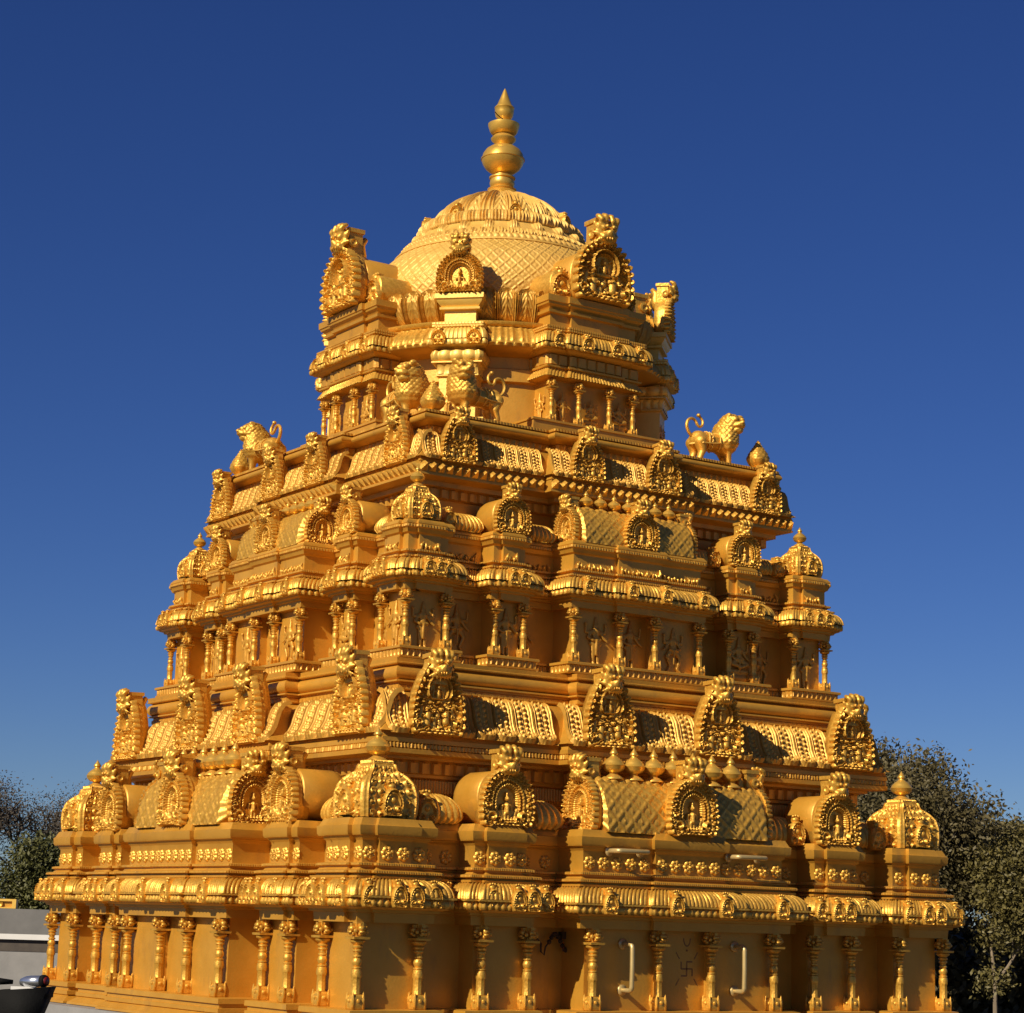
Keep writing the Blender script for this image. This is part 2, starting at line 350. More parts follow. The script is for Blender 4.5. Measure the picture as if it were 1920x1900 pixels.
def lion_mask(S):
    """grinning lion face with curled horns crowning a gable; S is half its width, looks to -y, chin at z=0"""
    p = [((0, 0, .95), .62, (1, .8, 1)), ((0, -.35, .62), .40, (1.15, 1, .72)), ((0, -.62, .82), .20, (1.1, 1, .8)),
         ((-.40, -.42, 1.10), .20), ((.40, -.42, 1.10), .20), ((-.36, -.40, .52), .25), ((.36, -.40, .52), .25), ((0, -.35, .28), .24, (1.5, .8, .6))]
    for s in (-1, 1):
        for bx, tx, tz in ((.20, .22, 1.98), (.54, .66, 1.86)):
            pts = [(s * bx, -.30, 1.25), (s * (bx + .05), -.45, 1.60), (s * tx, -.36, tz - .12), (s * (tx + .02), -.12, tz + .02)]
            for a, b in zip(pts[:-1], pts[1:]): p.append((a, b, .19, .15))
        for q in range(4): p.append(((s * (.12 + .17 * q), -.38 + .06 * q, .36), (s * (.16 + .25 * q), -.22 + .05 * q, -.10 + .10 * q), .085, .05))
        p.append(((s * .62, -.1, 1.1), (s * .86, -.05, 1.45), .20, .12)); p.append(((s * .62, -.15, .75), (s * .90, -.02, .80), .20, .10))
    me = blob('lion_mask', p, .075, GOLD, 2)
    g = G(); addmesh(g, me, S)
    bpy.data.meshes.remove(me)
    for s in (-1, 1):
        g.ball((s * .24 * S, -.60 * S, 1.16 * S), .13 * S, 8)
        for k in range(4): g.lathe([(.055 * S, .0), (.045 * S, -.1 * S), (.005 * S, -.20 * S)], 6, s * (.09 + .15 * k) * S, (-.68 + .09 * k) * S, .46 * S)
    # the block behind with its rolled side scrolls
    g.box(-.60 * S, .60 * S, .15 * S, 1.15 * S, -.2 * S, 1.52 * S)
    g.box(-.70 * S, .70 * S, .05 * S, 1.25 * S, 1.53 * S, 1.80 * S)
    for s in (-1, 1):
        a = np.linspace(0, 2 * PI, 14)
        g.lathe([(.34 * S, 0), (.34 * S, .12 * S), (.2 * S, .16 * S), (.16 * S, .1 * S)], 14)   # boss, turned below
        V = g.v[-3:]
        for q in range(-3, 0):
            v = g.v[q].copy(); g.v[q] = np.stack([s * (v[:, 2] + .64 * S), v[:, 0] + .42 * S, v[:, 1] + .85 * S], 1)
    # curl at the back of the block
    g.tube([(0, 1.1 * S, -.4 * S), (0, 1.35 * S, .3 * S), (0, 1.3 * S, 1.0 * S), (0, 1.7 * S, 1.45 * S)], [.5 * S, .42 * S, .34 * S, .18 * S], 8)
    return g

def full_gable(name, hw, top, depth, kind, S, mz, my=0.0):
    g = gable_mesh(name, hw, top, depth, kind); m = lion_mask(S)
    g.merge(m, Matrix.Translation((0, my, mz))); return fix_normals(g.mesh(name, GOLD, 50))

def column_meshes(H, R):
    """baluster column of height H whose square base is R from centre to side"""
    f = lambda L: [(r * R, z * H, k) for r, z, k in L]
    b = G(); b.lathe(f([(.95, 0, 's'), (1.0, .01, 's'), (1.0, .13, 's'), (.88, .145, 's'), (.80, .17, 's')]), 16, rot=PI / 16 * 0)
    for sx in (-1, 1):
        for sy in (-1, 1): b.lathe(f([(.22, 0, 'c'), (.26, .12, 'c'), (.12, .18, 'c'), (.01, .205, 'c')]), 8, sx * .88 * R, sy * .88 * R)
        b.ball((sx * 1.0 * R, 0, .10 * H), .32 * R, 8); b.ball((0, sx * 1.0 * R, .10 * H), .32 * R, 8)
    s = G(); s.lathe(f([(.72, .168, 'o'), (.66, .18, 'o'), (.64, .35, 'o'), (.72, .362, 'o'), (.76, .37, 'o'), (.80, .40, 'o'), (.74, .455, 'c'), (.60, .462, 'c'), (.74, .468, 'c'), (.74, .482, 'c'), (.50, .488, 'c'), (.66, .51, 'c'), (.78, .54, 'c'), (.66, .575, 'c'), (.50, .59, 'c'), (.70, .60, 'c'), (.70, .615, 'c'), (.50, .622, 'c'), (.54, .65, 'c'), (.76, .665, 'c'), (.76, .68, 'c'), (.56, .69, 'c'), (.80, .705, 'c'), (.84, .72, 'c'), (.60, .735, 'c')]), 16)
    c = G(); c.lathe(f([(.60, .733, 'c'), (.86, .75, 'c'), (1.16, .768, 'c'), (1.22, .785, 'c'), (1.0, .798, 'c'), (1.0, .80, 's'), (1.34, .802, 's'), (1.40, .828, 's'), (1.0, .832, 's')]), 24)
    c.box(-.62 * R, .62 * R, -.62 * R, .62 * R, .83 * H, 1.0 * H)
    for k in range(4):
        a = k * PI / 2; ca, sa = math.cos(a), math.sin(a)
        for d, z, r in ((1.12, .925, .40), (1.02, .865, .26), (1.42, .885, .20)):
            t = np.array([-sa, ca, 0]); o = np.array([ca * d * R, sa * d * R, z * H])
            c.tube([o - t * .5 * R, o + t * .5 * R], r * R * 1.0, 8)
        for q in (-1, 1):
            o = np.array([(ca * .95 - sa * q * .95) * R, (sa * .95 + ca * q * .95) * R, .90 * H]); c.ball(o, .33 * R, 8)
        c.box(*sorted((ca * .3 * R - abs(sa) * .28 * R, ca * 1.25 * R + abs(sa) * .28 * R)), *sorted((sa * .3 * R - abs(ca) * .28 * R, sa * 1.25 * R + abs(ca) * .28 * R)), .945 * H, .985 * H)
    return [fix_normals(q.mesh(n, GOLD, 35)) for n, q in (('base', b), ('shaft', s), ('capital', c))]
def column(meshes, loc, rz=0, sc=(1, 1, 1)):
    o = obj('column', meshes[1], temple, loc, rz, sc)
    obj('base', meshes[0], o); obj('capital', meshes[2], o); return o

def finial_mesh(r, h, base=True):
    """small pot finial: ball radius r, height h from foot to tip"""
    g = G(); g.lathe([(r * .92, 0), (r * .92, h * .03), (r * .70, h * .09), (r * .42, h * .155), (r * .36, h * .19), (r * .42, h * .205), (r * .74, h * .25), (r * .95, h * .33), (r, h * .41), (r * 1.02, h * .415), (r * 1.02, h * .43), (r * .98, h * .435), (r * .88, h * .52), (r * .66, h * .60), (r * .40, h * .665), (r * .27, h * .71), (r * .25, h * .735), (r * .36, h * .76), (r * .38, h * .79), (r * .28, h * .845), (r * .12, h * .93), (r * .015, h)], 22)
    return fix_normals(g.mesh('finial', BRASS, 60))

def rosette_mesh(r):
    n, m = 56, 9; th = np.arange(n) * 2 * PI / n; rr = np.linspace(0, 1, m)
    out = 1 - .13 * np.abs(np.cos(th * 3.5 + .3)) ** 3
    X = np.cos(th)[:, None] * rr * out[:, None]; Z = np.sin(th)[:, None] * rr * out[:, None]
    h = .55 * np.exp(-(rr / .20) ** 2) + .26 * np.abs(np.sin(th * 3.5 + .3))[:, None] ** .5 * np.exp(-((rr - .68) / .25) ** 2) + .16 * np.exp(-((rr - .36) / .07) ** 2); h[:, -1] = -.06
    g = G(); g.grid(np.stack([X * r, -h * r, Z * r], -1), wrap_u=True); return fix_normals(g.mesh('rosette', GOLD, 60))

def small_gable_mesh(hw, top, depth):
    g = G(); nth, nr = 84, 20; cz = top * .32; H = top * .80; th = np.linspace(0, 2 * PI, nth, endpoint=False); rr = np.linspace(0, 1, nr)
    x, z = np.sin(th), np.cos(th); R = np.where(z > 0, 1 / np.sqrt((x / hw) ** 2 + (z / (H - cz)) ** 2), np.minimum(1 / np.sqrt((x / hw) ** 2 + (z / (cz * 1.5)) ** 2), cz / np.maximum(-z, 1e-3)))
    X = x[:, None] * R[:, None] * rr; Z = cz + z[:, None] * R[:, None] * rr; rho = np.broadcast_to(rr, X.shape); T = np.broadcast_to(th[:, None], X.shape)
    h = hw * (.10 + .30 * np.exp(-((rho - .90) / .06) ** 2) * (.5 + .5 * np.abs(np.sin(T * 11))) + .22 * np.exp(-((rho - .70) / .05) ** 2) * (z > -.6)[:, None])
    for s in (-1, 1):
        dx, dz = (X - s * .46 * hw) / hw, (Z - .20 * top) / hw; d = np.sqrt(dx * dx + dz * dz) / .44; a = np.arctan2(dz, dx * s)
        h = np.where(d < 1, np.maximum(h * .6, hw * (.10 + .42 * np.clip(1.15 - d, 0, 1) * (.5 + .5 * np.cos(9 * d + a)))), h)
    d = np.sqrt((X / hw) ** 2 + ((Z - .46 * top) / hw) ** 2) / .30; h = np.where(d < 1, np.maximum(h, .34 * hw * np.sqrt(np.maximum(0, 1 - d * d))), h)
    d = np.sqrt((X / hw / .7) ** 2 + ((Z - .16 * top) / hw) ** 2) / .34; h = np.where(d < 1, np.maximum(h, .30 * hw * np.sqrt(np.maximum(0, 1 - d * d))), h)
    h[:, -1] = 0
    P = np.stack([X, -h, Z], -1); g.grid(P, wrap_u=True)
    rim = np.stack([P[:, -1], P[:, -1] + [0, depth, 0]], 1); g.grid(rim, wrap_u=True); g.fan(rim[:, -1], (0, depth, cz))
    g.ball((0, depth * .25, top * .84), hw * .34, 8, (1.2, 1, .9)); g.ball((-.32 * hw, depth * .2, top * .95), hw * .18, 6); g.ball((.32 * hw, depth * .2, top * .95), hw * .18, 6); g.ball((0, depth * .2, top * .97), hw * .16, 6); g.ball((0, depth * .05, top * .74), hw * .22, 6)
    g.box(-.42 * hw, .42 * hw, depth * .3, depth * 1.3, top * .5, top * .98)
    return fix_normals(g.mesh('small_gable', GOLD, 50))

def leaf_mesh(prof, wd, sgn=1.0, petal=False):
    """one hanging leaf of the big curved eaves; prof (offset, z) from its rounded end to its root"""
    pr = np.asarray(prof, float); al = np.concatenate([[0], np.cumsum(np.linalg.norm(np.diff(pr, axis=0), axis=1))])
    nt = 46; q = np.linspace(0, al[-1], nt); pr = np.stack([np.interp(q, al, pr[:, 0]), np.interp(q, al, pr[:, 1])], 1)
    tg = np.gradient(pr, axis=0); tg /= np.linalg.norm(tg, axis=1)[:, None]; no, nz = sgn * tg[:, 1], -sgn * tg[:, 0]
    nu = 29; u = np.linspace(-1, 1, nu)[:, None]; t = (q / al[-1])[None, :]
    asp = al[-1] / (wd / 2); vv = t * asp; au = np.abs(u)
    ed = np.where(vv < .8, 1 - np.sqrt(np.minimum(au ** 2 + ((.8 - vv) / .8) ** 2, 4)), 1 - au)
    h = wd * (.14 * np.exp(-((ed - .09) / .06) ** 2) + .12 * np.exp(-((ed - .27) / .055) ** 2))
    core = np.clip((ed - .36) / .05, 0, 1)
    if petal:
        h += wd * .05 * core * (np.exp(-(u / .10) ** 2) + .9 * np.abs(np.sin(3 * PI * (vv * .4 - au))) ** 1.5); h += wd * .05 * np.exp(-((ed - .12) / .09) ** 2)
    else:
        bx = np.exp(-((au - .30) / .13) ** 2); h += wd * .16 * core * bx * np.abs(np.sin(PI * (vv * 2.1 + np.where(u > 0, .25, 0)))) ** .7
        h += wd * .06 * core * np.exp(-(u / .07) ** 2)
    h = np.where(ed < 0.0, -wd * .10, h)
    h[0] = -wd * .06; h[-1] = -wd * .06; h[:, 0] = -wd * .10; h[:, -1] = np.minimum(h[:, -1], 0)
    P = np.stack([np.broadcast_to(u * wd / 2, h.shape), -(pr[:, 0][None] + h * no[None]), pr[:, 1][None] + h * nz[None]], -1)
    g = G(); g.grid(P); me = g.mesh('leaf', LEAFG, 60); return me

# =================================================================== TIER 1
T1 = mirror([(-2.36, -2.26, 2.36), (-2.26, -2.03, 2.39), (-2.03, -1.90, 2.36), (-1.90, -1.57, 2.18), (-1.57, -1.49, 2.36), (-1.49, -1.27, 2.39), (-1.27, -1.18, 2.36), (-1.18, -.82, 2.18), (-.82, -.27, 2.45)], [(-.27, .27, 2.48)])
T1b = mirror([(-2.36, -1.90, 2.36), (-1.90, -1.57, 2.18), (-1.57, -1.18, 2.36), (-1.18, -.82, 2.18)], [(-.82, .82, 2.45)])
T1w = mirror([(-2.33, -1.93, 2.33), (-1.93, -1.54, 2.17), (-1.54, -1.14, 2.33), (-1.14, -.77, 2.17), (-.77, -.20, 2.415)], [(-.20, .20, 2.395)])
P1, P1b, P1w = facepoly(T1), facepoly(T1b), facepoly(T1w)
# plinth wall and ledge
g = G(); sweep(g, P1b, [(-.16, 0), (.06, 0.0), (.084, -.004), (.086, -.036), (.07, -.040), (.07, -.062), (.083, -.066), (.083, -.092), (.070, -.097), (.105, -.125), (.128, -.138), (.130, -.152), (-.1, -.154)])
part('base_ledge', g, PAINT)
g = G(); sweep(g, P1w, [(0, -.002), (0, .515)], step=.2); part('lower_wall', g, PAINT)
b = G(); b.box(-.012, .012, -2.44, -2.30, .01, .44)
for q in range(16): b.ball((0, -2.445, .03 + q * .026), .011, 6)
JAMB = b.mesh('niche_frame', GOLD, 40)
for k in FR:
    for x in (-.215, .215): obj('niche_frame', JAMB, temple, onface(k, x, 0, 0), k)
# architrave + curved cornice
g = G()
sweep(g, P1, [(-.14, .500), (.034, .500), (.038, .556), (.058, .560), (.062, .574), (.095, .583), (.10, .590), (.119, .590)])
part('architrave', g, PAINT)
g = G()
sweep(g, P1, [(.112, .590), (.119, .597), (.121, .612), (.120, .63), (.116, .642)], bossf(.048, .016), .008)
sweep(g, P1, [(.116, .642), (.134, .645), (.134, .652), (.120, .656)], ropef(.03, .004), .01)
cr = arc(.045, .656, .076, .090, 0, 88, 9); sweep(g, P1, cr, ribf(.031, .012, .6), .0055)
sweep(g, P1, [cr[-1], (.02, .748), (-.02, .749)])
part('eave_cornice', g, GOLD, 60)
g = G()
sweep(g, P1, [(.015, .745), (.015, .754), (.060, .757), (.062, .770), (.035, .773), (.035, .783)])
sweep(g, P1, [(.062, .783), (.070, .789), (.070, .797), (.062, .803)], beadf(.0165, .006), .0045)
sweep(g, P1, [(.062, .803), (.03, .806), (.018, .820), (.018, .826), (.028, .828)])
sweep(g, P1, [(.028, .828), (.037, .834), (.037, .842), (.028, .848)], beadf(.0165, .006), .0045)
sweep(g, P1, [(.028, .848), (-.006, .850), (-.006, .975), (.000, .985), (.006, .990), (.012, 1.004), (.030, 1.008), (.038, 1.024), (.040, 1.066), (.034, 1.069), (.030, 1.072), (.010, 1.112), (-.30, 1.126)])
part('parapet_moulding', g, PAINT)

C1 = column_meshes(.50, .039)
cols = [(-2.37, 2.37), (-1.95, 2.37), (-1.505, 2.37), (-1.165, 2.37), (-.735, 2.46), (-.215, 2.45), (.215, 2.45), (.735, 2.46), (1.165, 2.37), (1.505, 2.37), (1.95, 2.37)]
def columns(meshes, lst, corner, z):
    for k in FR:
        for x, d in lst: column(meshes, onface(k, x, -d, z), k)
    column(meshes, (corner, -corner, z))
columns(C1, cols[1:], 2.37, 0.001)
column(C1, (-2.37, -2.37, .001)); column(C1, (-2.37, 2.37, .001))

SG1 = small_gable_mesh(.052, .168, .055)
for k in FR:
    for x, d in [(s * a, b) for s in (-1, 1) for a, b in ((2.375, 2.50), (2.19, 2.53), (2.075, 2.53), (1.93, 2.50), (1.515, 2.50), (1.345, 2.53), (1.24, 2.53), (1.12, 2.50), (.70, 2.59), (.20, 2.62), (1.72, 2.32), (1.00, 2.32))]:
        obj('small_gable', SG1, temple, onface(k, x, -d, .587), k)
RS1 = rosette_mesh(.046)
def rosettes(me, runs, z, sc=1):
    for k in FR:
        for x0, x1, d, n in runs:
            for i in range(n):
                x = x0 + (x1 - x0) * (i + .5) / n; obj('rosette', me, temple, onface(k, x, -d - .004, z), k, (sc, sc, sc))
half = [(-2.36, -2.255, 2.355, 1), (-2.255, -2.035, 2.385, 2), (-2.03, -1.90, 2.355, 1), (-1.88, -1.59, 2.175, 2), (-1.57, -1.49, 2.355, 1), (-1.49, -1.27, 2.385, 2), (-1.27, -1.18, 2.355, 1), (-1.16, -.84, 2.175, 2), (-.82, -.28, 2.445, 5)]
rosettes(RS1, half + [(-.27, .27, 2.475, 5)] + [(-b, -a, d, n) for a, b, d, n in half], .905)

# ---- roof shrines
FIN1 = finial_mesh(.078, .215); FIN1s = finial_mesh(.074, .215)
def kuta_mesh(hw, zs):
    """square domed corner shrine: list of (half width, z)"""
    g = G(); pr = np.array(zs, float); n = 56
    al = np.concatenate([[0], np.cumsum(np.linalg.norm(np.diff(pr, axis=0), axis=1))]); q = np.linspace(0, al[-1], n)
    # smooth resampling
    pz = np.interp(q, al, pr[:, 1]); pw = np.interp(q, al, pr[:, 0]); kx = np.array([.25, .5, .25])
    pw[1:-1] = np.convolve(pw, kx, 'valid')
    P = np.stack([pw - hw, pz], 1)
    def disp(s, t, L):
        v = t * al[-1]; H = L / 2; e = np.abs(s) / H
        d = hw * .12 * (scroll(s + 9.03, v + 9, hw * .36) - .3) * np.clip((.82 - e) / .05, 0, 1) * np.clip((.76 - t) / .03, 0, 1)
        d = d + hw * .07 * np.exp(-((e - .88) / .035) ** 2) * (t < .78) + hw * .035 * np.exp(-((e - .97) / .03) ** 2) * np.abs(np.cos(v / hw * 18))
        return d + hw * (.05 * np.exp(-((t - .80) / .012) ** 2) + .06 * np.abs(np.cos(s / hw * 20)) * np.exp(-((t - .84) / .02) ** 2))
    sweep(g, rect(-hw, hw, -hw, hw), P, disp, hw / 30, allsides=True, cap=True)
    return g.mesh('corner_shrine', GOLD, 60)
def kuta(me, fin, sg, x, y, z0, hw, ztop, sgs):
    o = obj('corner_shrine', me, temple, (x, y, z0))
    obj('finial', fin, o, (0, 0, ztop - z0))
    for k in (0, -PI / 2): obj('gable', sg, o, onface(k, 0, -hw * 1.10, .004), k, (sgs, sgs, sgs))
    return o
K1 = kuta_mesh(.185, [(.180, 0), (.186, .03), (.191, .09), (.189, .15), (.176, .20), (.148, .238), (.116, .262), (.098, .278), (.090, .300), (.088, .318), (.072, .320), (.072, .345), (.0, .346)])
SGK = small_gable_mesh(.070, .215, .07)
for sx, sy in ((-1, -1), (1, -1), (-1, 1)): kuta(K1, FIN1, SGK, sx * 2.172, sy * 2.172, 1.118, .185, 1.458, 1.0)

def barrel_mesh(name, hx, y0, y1, z0, ztop, along='x', relief=None, m=PAINT):
    """wagon roof; along x: length 2*hx between y0..y1; along y: width 2*hx"""
    g = G(); n = 110 if relief else 26
    if along == 'x':
        cy, ry = (y0 + y1) / 2, (y1 - y0) / 2
        a = np.linspace(-12, 192, n) * PI / 180; Y = cy - ry * np.cos(a); Z = z0 + (ztop - z0) * np.clip(np.sin(a), -.2, 1); Z = np.maximum(Z, z0 - .01)
        ns = max(2, int(2 * hx / .007)) if relief else 2
        X = np.linspace(-hx, hx, ns); P = np.stack([np.broadcast_to(X[:, None], (ns, n)), np.broadcast_to(Y, (ns, n)), np.broadcast_to(Z, (ns, n))], -1).copy()
        if relief:
            N = np.stack([0 * a, -np.cos(a), np.sin(a)], -1); al = a * (ztop - z0)
            P += relief(X[:, None], al[None, :])[..., None] * N[None]
        g.grid(P, flip=True); g.fan(P[0], (-hx, cy, z0 + (ztop - z0) * .4)); g.fan(P[-1], (hx, cy, z0 + (ztop - z0) * .4), True)
    else:
        a = np.linspace(-78, 258, n) * PI / 180; X = -hx * np.sign(np.cos(a)) * np.abs(np.cos(a)) ** .8; Z = z0 + (ztop - z0) * (.50 + .52 * np.sin(a)); Z = np.minimum(Z, ztop)
        ys = [y0, y0 + .01, (y0 + y1) / 2, y1 - .09, y1 - .04, y1]; sc = [.96, 1, 1.0, 1.0, .93, .72]
        P = np.array([np.stack([X * s, np.full(n, y), z0 + (Z - z0) * (s * .5 + .5)], 1) for y, s in zip(ys, sc)])
        g.grid(P); g.fan(P[-1], P[-1].mean(0)); g.fan(P[0], P[0].mean(0), True)
    return fix_normals(g.mesh(name, m, 50))

GB1 = full_gable('gable', .185, .355, .10, 'arch', .096, .300, -.015)
BA1 = barrel_mesh('panjara_shrine', .182, 0, .34, 0, .335, 'y')
for k in FR:
    for s in (-1, 1):
        o = obj('vaulted_shrine', BA1, temple, onface(k, s * 1.362, -2.33, 1.110), k)
        obj('gable', GB1, o, (0, -.050, -.004))
GB1s = full_gable('gable', .172, .355, .09, 'arch', .092, .300, -.015)
def lattice(p, amp):
    def f(x, s):
        u = (x + s) / p; v = (x - s) / p
        l = np.maximum(np.exp(-(((u + .5) % 1 - .5) / .12) ** 2), np.exp(-(((v + .5) % 1 - .5) / .12) ** 2))
        fl = np.exp(-((((u) % 1) - .5) ** 2 + (((v) % 1) - .5) ** 2) / .05) * (.6 + .4 * np.cos(40 * u) * np.cos(40 * v))
        return amp * (l * .9 + fl)
    return f
def sala_rel(p, amp, zt):
    la = lattice(p, amp)
    return lambda x, s: la(x, s) * (s < zt) + np.where((s > zt * 1.06) & (s < zt * 1.3), amp * 1.2 * np.abs(np.cos(x / .018)), 0)
SA1 = barrel_mesh('sala_shrine', .655, -.20, .24, 0, .345, 'x', sala_rel(.130, .014, .36), GOLD)
def sala(me, gm, gs, fin, d, z, hx, yfin, zfin, xs, gy):
    for k in FR:
        o = obj('central_shrine', me, temple, onface(k, 0, -d, z), k)
        obj('gable', gm, o, (0, gy, -.004))
        obj('gable', gs, o, (-hx, .02, 0), -PI / 2); obj('gable', gs, o, (hx, .02, 0), PI / 2)
        for x in xs: obj('finial', fin, o, (x, yfin, zfin))
        if k == 0: pass
sala(SA1, full_gable('gable', .19, .365, .14, 'arch', .098, .305, -.015), GB1s, FIN1s, 2.28, 1.113,   .705, -.02, .335, [i * .162 for i in range(-3, 4)], -.222)
# leaf roll between the shrines, with a tiny gable at its end
def rolls(lst, d, z0, z1, p):
    r = z1 - z0; pr = [(0.0, z0), (.02 * r / .17, z0 + .02)] + arc(-.10 * r / .17, z0 + .04 * r / .17, .125 * r / .17, r - .04 * r / .17, 0, 80, 8)
    for k in FR:
        for x0, x1 in lst:
            for s in (-1, 1):
                a, b = sorted((s * x0, s * x1)); g = G()
                c = np.array([onface(k, x, y, 0)[:2] for x, y in ((a, -d), (b, -d), (b, -d + .3), (a, -d + .3))])
                sweep(g, c, pr, ribf(p, .012), p / 6); part('leaf_roll', g, GOLD, 60)
rolls(((.84, 1.15), (1.60, 1.93)), 2.20, 1.115, 1.285, .05)
SG1r = small_gable_mesh(.068, .21, .06)
for k in FR:
    for x in (-1.11, 1.11, -1.86, 1.86): obj('small_gable', SG1r, temple, onface(k, x, -2.255, 1.095), k)

# =================================================================== big curved eave 1
E1 = facepoly(mirror([(-2.10, -.78, 2.10)], [(-.78, .78, 2.20)]))
g = G()
sweep(g, E1, [(-.26, .9), (-.26, 1.265), (-.20, 1.275), (-.20, 1.30)])
sweep(g, E1, [(-.20, 1.30), (-.19, 1.31), (-.19, 1.385), (-.20, 1.39)], ribf(.022, .012, .5), .0055)
sweep(g, E1, [(-.20, 1.39), (-.16, 1.40), (-.16, 1.42)])
sweep(g, E1, [(-.155, 1.42), (-.15, 1.425), (-.15, 1.49), (-.14, 1.50)], lambda s, t, L: .032 * (np.cos(2 * PI * s / .085) > 0) * np.sin(PI * t) ** .3, .0105)
sweep(g, E1, [(-.14, 1.50), (-.10, 1.505), (-.10, 1.522), (-.01, 1.528), (0, 1.532), (.002, 1.560), (-.008, 1.563)])
part('upper_wall', g, PAINT)
g = G()
sweep(g, E1, [(-.008, 1.563), (-.004, 1.568), (-.004, 1.592), (-.008, 1.597)], lambda s, t, L: .009 * np.abs(np.sin(PI * (s / .034 + .8 * t))) * np.sin(PI * t) ** .5 + .004 * np.cos(s / .004), .006)
sweep(g, E1, [(-.008, 1.597), (.0, 1.600), (.0, 1.626), (-.004, 1.630), (-.012, 1.665)])
EP1 = [(.035, 1.664), (.006, 1.685), (-.030, 1.72), (-.055, 1.765), (-.070, 1.82), (-.086, 1.87), (-.115, 1.910), (-.165, 1.930)]
sweep(g, E1, [(-.012, 1.665)] + [(o - .018, z) for o, z in EP1] + [(-.26, 1.94)])
part('curved_eave', g, PAINT)
LF1 = leaf_mesh(EP1, .150)
def leaves(me, runs):
    for k in FR:
        for x0, x1, d, wd in runs:
            n = max(1, round((x1 - x0) / wd)); q = (x1 - x0) / n
            for i in range(n):
                obj('leaf', me, temple, onface(k, x0 + q * (i + .5), -d, 0), k, (q / wd, 1, 1))
def minus(x0, x1, d, wd, holes):
    out = []; a = x0
    for h0, h1 in holes:
        if h0 > a + .04: out.append((a, h0, d, wd))
        a = max(a, h1)
    if x1 > a + .04: out.append((a, x1, d, wd))
    return out
NW = .16
leaves(LF1, minus(-2.06, -.80, 2.10, .150, [(-1.735 - NW, -1.735 + NW)]) + minus(-.76, .76, 2.20, .150, [(-.47 - NW, -.47 + NW), (.47 - NW, .47 + NW)]) + minus(.80, 2.06, 2.10, .150, [(1.735 - NW, 1.735 + NW)]))
GK1 = fix_normals(gable_mesh('gable', .190, .43, .095, 'flame').mesh('gable', GOLD, 50))
LM1 = fix_normals(lion_mask(.098).mesh('lion_mask', GOLD, 50))
def gables(gm, lm, lst, z, my, mz, faces=FR):
    for k in faces:
        for x, d in lst:
            o = obj('gable', gm, temple, onface(k, x, -d, z), k + random.uniform(-.03, .03)); o.rotation_euler.x = random.uniform(-.02, .02); o.rotation_euler.y = random.uniform(-.02, .02); f = random.uniform(.97, 1.04); o.scale = (f, 1, random.uniform(.98, 1.03))
            m = obj('lion_mask', lm, o, (random.uniform(-.004, .004), my, mz)); m.rotation_euler = (random.uniform(-.05, .05), random.uniform(-.05, .05), random.uniform(-.06, .06))
gables(GK1, LM1, [(-1.73, 2.122), (-.455, 2.205), (.455, 2.205), (1.73, 2.122)], 1.655, -.035, .335)
gables(GK1, LM1, [(-1.73, 2.122)], 1.655, -.035, .335, [PI / 2])
# torus base of the second tier
g = G()
sweep(g, E1, [(-.26, 1.935), (-.235, 1.945)])
sweep(g, E1, [(-.235, 1.945), (-.225, 1.955), (-.225, 1.975), (-.235, 1.985)], ropef(.05, .008), .012)
sweep(g, E1, [(-.235, 1.985), (-.235, 1.997), (-.205, 2.0), (-.205, 2.010), (-.222, 2.014)] + arc(-.235, 2.058, .042, .045, -80, 80, 9) + [(-.215, 2.108), (-.196, 2.112), (-.194, 2.120), (-.20, 2.124), (-.196, 2.150), (-.33, 2.156)])
part('torus_moulding', g, PAINT)

# =================================================================== TIER 2
T2 = mirror([(-1.79, -1.72, 1.79), (-1.72, -1.55, 1.815), (-1.55, -1.475, 1.79), (-1.475, -1.13, 1.64), (-1.13, -1.07, 1.79), (-1.07, -.93, 1.815), (-.93, -.87, 1.79), (-.87, -.55, 1.64), (-.55, -.19, 1.885)], [(-.19, .19, 1.91)])
T2b = mirror([(-1.79, -1.475, 1.79), (-1.475, -1.13, 1.64), (-1.13, -.87, 1.79), (-.87, -.55, 1.64)], [(-.55, .55, 1.885)])
T2w = mirror([(-1.755, -1.50, 1.755), (-1.50, -1.10, 1.62), (-1.10, -.90, 1.755), (-.90, -.52, 1.62), (-.52, -.14, 1.845)], [(-.14, .14, 1.79)])
P2, P2b, P2w = facepoly(T2), facepoly(T2b), facepoly(T2w)
g = G()
sweep(g, P2b, [(-.25, 2.150), (.055, 2.157), (.070, 2.160), (.072, 2.172)])
sweep(g, P2b, [(.066, 2.172), (.062, 2.176), (.062, 2.212), (.066, 2.216)], lambda s, t, L: .010 * ((np.abs(((s / .045) % 1) - .35) < .15) * 1.0 + (np.abs(((s / .045) % 1) - .75) < .1) * (t > .5)) * np.sin(PI * t) ** .3, .0055)
sweep(g, P2b, [(.070, 2.216), (.078, 2.219), (.078, 2.234), (.072, 2.237), (-.16, 2.240)])
part('pedestal', g, PAINT)
g = G(); sweep(g, P2w, [(0, 2.235), (0, 2.62)], step=.2); part('niche_wall', g, PAINT)
g = G()
sweep(g, P2, [(-.12, 2.610), (.020, 2.610), (.024, 2.652), (.042, 2.656), (.046, 2.668), (.070, 2.676), (.074, 2.684), (.088, 2.685)])
part('architrave', g, PAINT)
g = G()
sweep(g, P2, [(.080, 2.685), (.088, 2.690), (.089, 2.705), (.088, 2.722), (.082, 2.728)], bossf(.046, .016), .008)
cr = arc(.030, 2.728, .064, .078, 0, 88, 8); sweep(g, P2, cr, ribf(.029, .010), .0055); sweep(g, P2, [cr[-1], (.0, 2.808), (-.03, 2.808)])
part('eave_cornice', g, GOLD, 60)
g = G()
